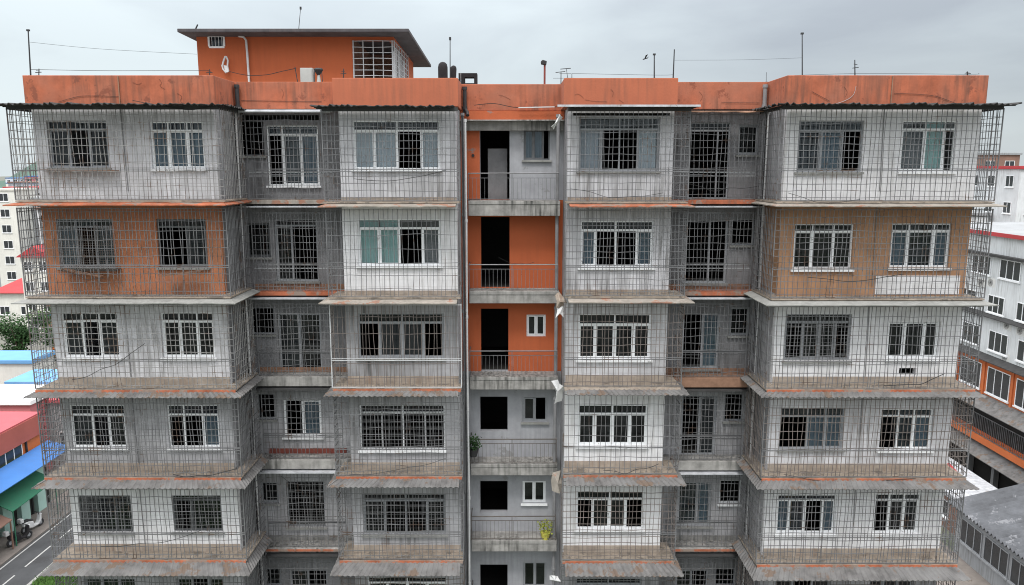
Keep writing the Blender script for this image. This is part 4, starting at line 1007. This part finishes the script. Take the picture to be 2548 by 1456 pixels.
# ------------------------------------------------------------------ right side
RX = 35.9
t = tag(empty('curved_apartment_house', (RX+5, 25, 0)), 'white and orange apartment house with air conditioners along the right edge', 'apartment building')
y0, y1 = 18.0, 44.0
lb(MB().box(RX, RX+12, y0, y1, 9.9, 17.6).build('upper_wall', M_white, t), t)
lb(MB().box(RX, RX+12, y0, y1, 17.6, 19.1).build('parapet', M_white, t), t)
lb(MB().box(RX-.25, RX+12, y0-.2, y1+.2, 19.1, 19.3).build('roof', M_grey, t), t)
lb(MB().box(RX-.3, RX-.254, y0-.2, y1+.2, 19.05, 19.34).build('roof_rim', M_red, t), t)
lb(MB().box(RX-.45, RX-.003, y0-.1, y1, 17.55, 17.72).build('cornice', darksheet, t), t)
lb(MB().box(RX, RX+12, y0, y1, 3.0, 9.895).build('lower_wall', M_or, t), t)
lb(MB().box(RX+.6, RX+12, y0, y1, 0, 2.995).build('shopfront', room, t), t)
for i in range(9): lb(MB().box(RX+.1, RX+.5, y0+i*3.1, y0+i*3.1+.3, 0, 2.99).build('column', M_grey, t), t)
lb(MB().prism([(RX+.0,y0,3.4),(RX-1.3,y0,2.7),(RX-1.3,y1,2.7),(RX+.0,y1,3.4)], (0,0,.05)).build('awning', corr, t), t)
lb(MB().prism([(RX+.0,y0,7.0),(RX-1.2,y0,6.3),(RX-1.2,y1,6.3),(RX+.0,y1,7.0)], (0,0,.05)).build('awning', corr, t), t)
lb(MB().prism([(RX+.0,y0,10.1),(RX-.7,y0,9.8),(RX-.7,y1,9.8),(RX+.0,y1,10.1)], (0,0,.06)).build('awning', darksheet, t), t)
lb(MB().prism([(RX+.0,y0,13.2),(RX-.45,y0,13.0),(RX-.45,y1,13.0),(RX+.0,y1,13.2)], (0,0,.05)).build('awning', darksheet, t), t)
b = MB(); y = y0
while y < y1: b.tube([(RX-.5, y, 4.1), (RX-.5, y+wob(.03), 5.6)], .02); y += .2
b.tube([(RX-.5,y0,5.6), (RX-.5,y1,5.6)], .035).tube([(RX-.5,y0,4.1), (RX-.5,y1,4.1)], .035)
lb(b.build('balcony_railing', bar, t), t)
lb(MB().box(RX-.6, RX-.004, y0, y1, 3.55, 4.05).build('balcony_slab', M_or, t), t)
lb(MB().box(RX-.03, RX-.004, y0, y1, 4.2, 6.2).build('balcony_shade_panel', room, t), t)  # thin panel in front of the wall, recess shade painted on it
yy = [20.5, 24.2, 27.5, 30.8, 34.2, 37.6]
for i, y in enumerate(yy):
    for z, w, h in ((16.05, 2.3, 1.4), (13.35, 1.9, 1.3), (10.55, 2.2, 1.5), (7.3, 2.6, 2.0)):
        yq = y+(.0 if z > 15 or z < 8 else (1.2 if z > 12 else .5)); o = put_window(t, (RX-t.location.x, yq-t.location.y, z), w, h, 'x-', frw)
    lb(MB().box(RX-.08, RX-.004, y+1.62, y+1.82, 7.0, 9.8).build('pier', M_or, t), t) 
# AC units on it
for (u, v) in ((2465,705), (2505,812), (2538,826), (2440,705), (2500,892)):
    p = at_x(u, v, RX-.05)
    ac_unit((RX-.005, p.y, p.z-.35), .95, .75, .45, acw, {2465:'white air conditioner under the top window row of the right white house, nearer of two', 2505:'white air conditioner between the second and third window rows at right, left of the pair', 2538:'white air conditioner nearest the right picture edge, halfway down the white house', 2440:'white air conditioner under the top window row, just behind the main building cage', 2500:'white air conditioner just above the orange storeys of the right house'}[u], rot=R(-90), group='air conditioners on the right white house')
# tall white block behind at right
building(56.5, 66, 62, 72, 23.9, M_white, M_red, 'tall white block with red trimmed roof at the far right edge', sides=('y','x-'), floors=8, gap=3.0, ww=1.4)
building(47.5, 56, 66, 78, 18.5, M_white, M_grey, 'white block with dark awnings between the cage and the tall white block at right', sides=('y','x-'), floors=6, gap=2.6, ww=1.8)
building(66, 78, 95, 105, 26.0, M_brown, M_grey, 'brownish grey tower top rising above the right skyline', sides=('y',), floors=8)
building(60, 68, 100, 110, 21.5, M_cream, M_or, 'cream block with an orange roof behind the upper right cage', sides=('y','x-'), floors=7)
building(42, 50, 54, 60, 12, M_grey, M_red, 'grey house with red roof directly behind the right house end', sides=('y','x-'), floors=4)
# near grey shed
SH = 28.0
t = tag(empty('corrugated_shed', (SH+4, 14, 0)), 'long grey shed with corrugated metal roof and ribbon windows at the bottom right', 'shed')
ya, yb_ = 4.0, 21.5
lb(MB().box(SH, SH+8, ya, yb_, 0, 3.0).build('wall', M_grey, t), t)
b = MB(); n = 110; yq = [(ya-.5)+(yb_-ya+1)*i/n for i in range(n+1)]
for i in range(n):
    za, zb_ = (.11 if i % 2 else -.11), (.11 if (i+1) % 2 else -.11)
    b.quad((SH-.4, yq[i], 3.15+za), (SH-.4, yq[i+1], 3.15+zb_), (SH+4.2, yq[i+1], 4.3+zb_), (SH+4.2, yq[i], 4.3+za)); b.quad((SH+4.2, yq[i], 4.3+za), (SH+4.2, yq[i+1], 4.3+zb_), (SH+8.4, yq[i+1], 3.2+zb_), (SH+8.4, yq[i], 3.2+za))
lb(b.build('roof', mat('grey_corrugated', (.095,.10,.11), rough=.45, metal=.15, var=.4, scale=.8, bump=.1, patch=((.22,.225,.24), .9, .58)), t, solid=.03), t)
y = ya+1.2
while y < yb_-1: o = put_window(t, (SH-t.location.x, y-t.location.y, 1.1), 2.2, 1.5, 'x-', frg); y += 2.45
t = building(29.3, 32.6, 23.5, 30.5, 2.3, M_brown, greysheet, 'low brown hut with pale flat roof beyond the corrugated shed', floors=1, sides=('x-',), name='hut', cat='hut')
b = MB()
for i in range(14):
    ya2 = 31+i*.55; b.prism([(29.3, ya2, 2.3+.12*(i % 2)), (32.8, ya2+wob(.3), 2.9), (32.8, ya2+.62, 2.92), (29.3, ya2+.6, 2.3+wob(.08))], (0,0,.03))
for yy_ in (31.2, 38.4): b.tube([(29.5,yy_,0),(29.5,yy_,2.3)], .08).tube([(32.6,yy_,0),(32.6,yy_,2.85)], .08)
tag(b.build('sheet_canopy', greysheet), 'patchwork pale sheet metal canopy in the lane at the right', 'canopy')
tag(MB().prism([(29.9,27.9,2.72),(31.6,27.6,2.70),(31.8,29,2.82),(30.2,29.2,2.74)], (0,0,.04)).build('tarpaulin', M_red), 'red tarpaulin lying on the pale hut roof at the right', 'tarpaulin')
tag(MB().quad((15.2,-40,.004), (28,-40,.004), (28,200,.004), (15.2,200,.004)).build('lane', pave), kind='structure')
tree(22, 38, 6, 2.4, 'dark tree in the lane behind the right lower cages', leafd, 9)
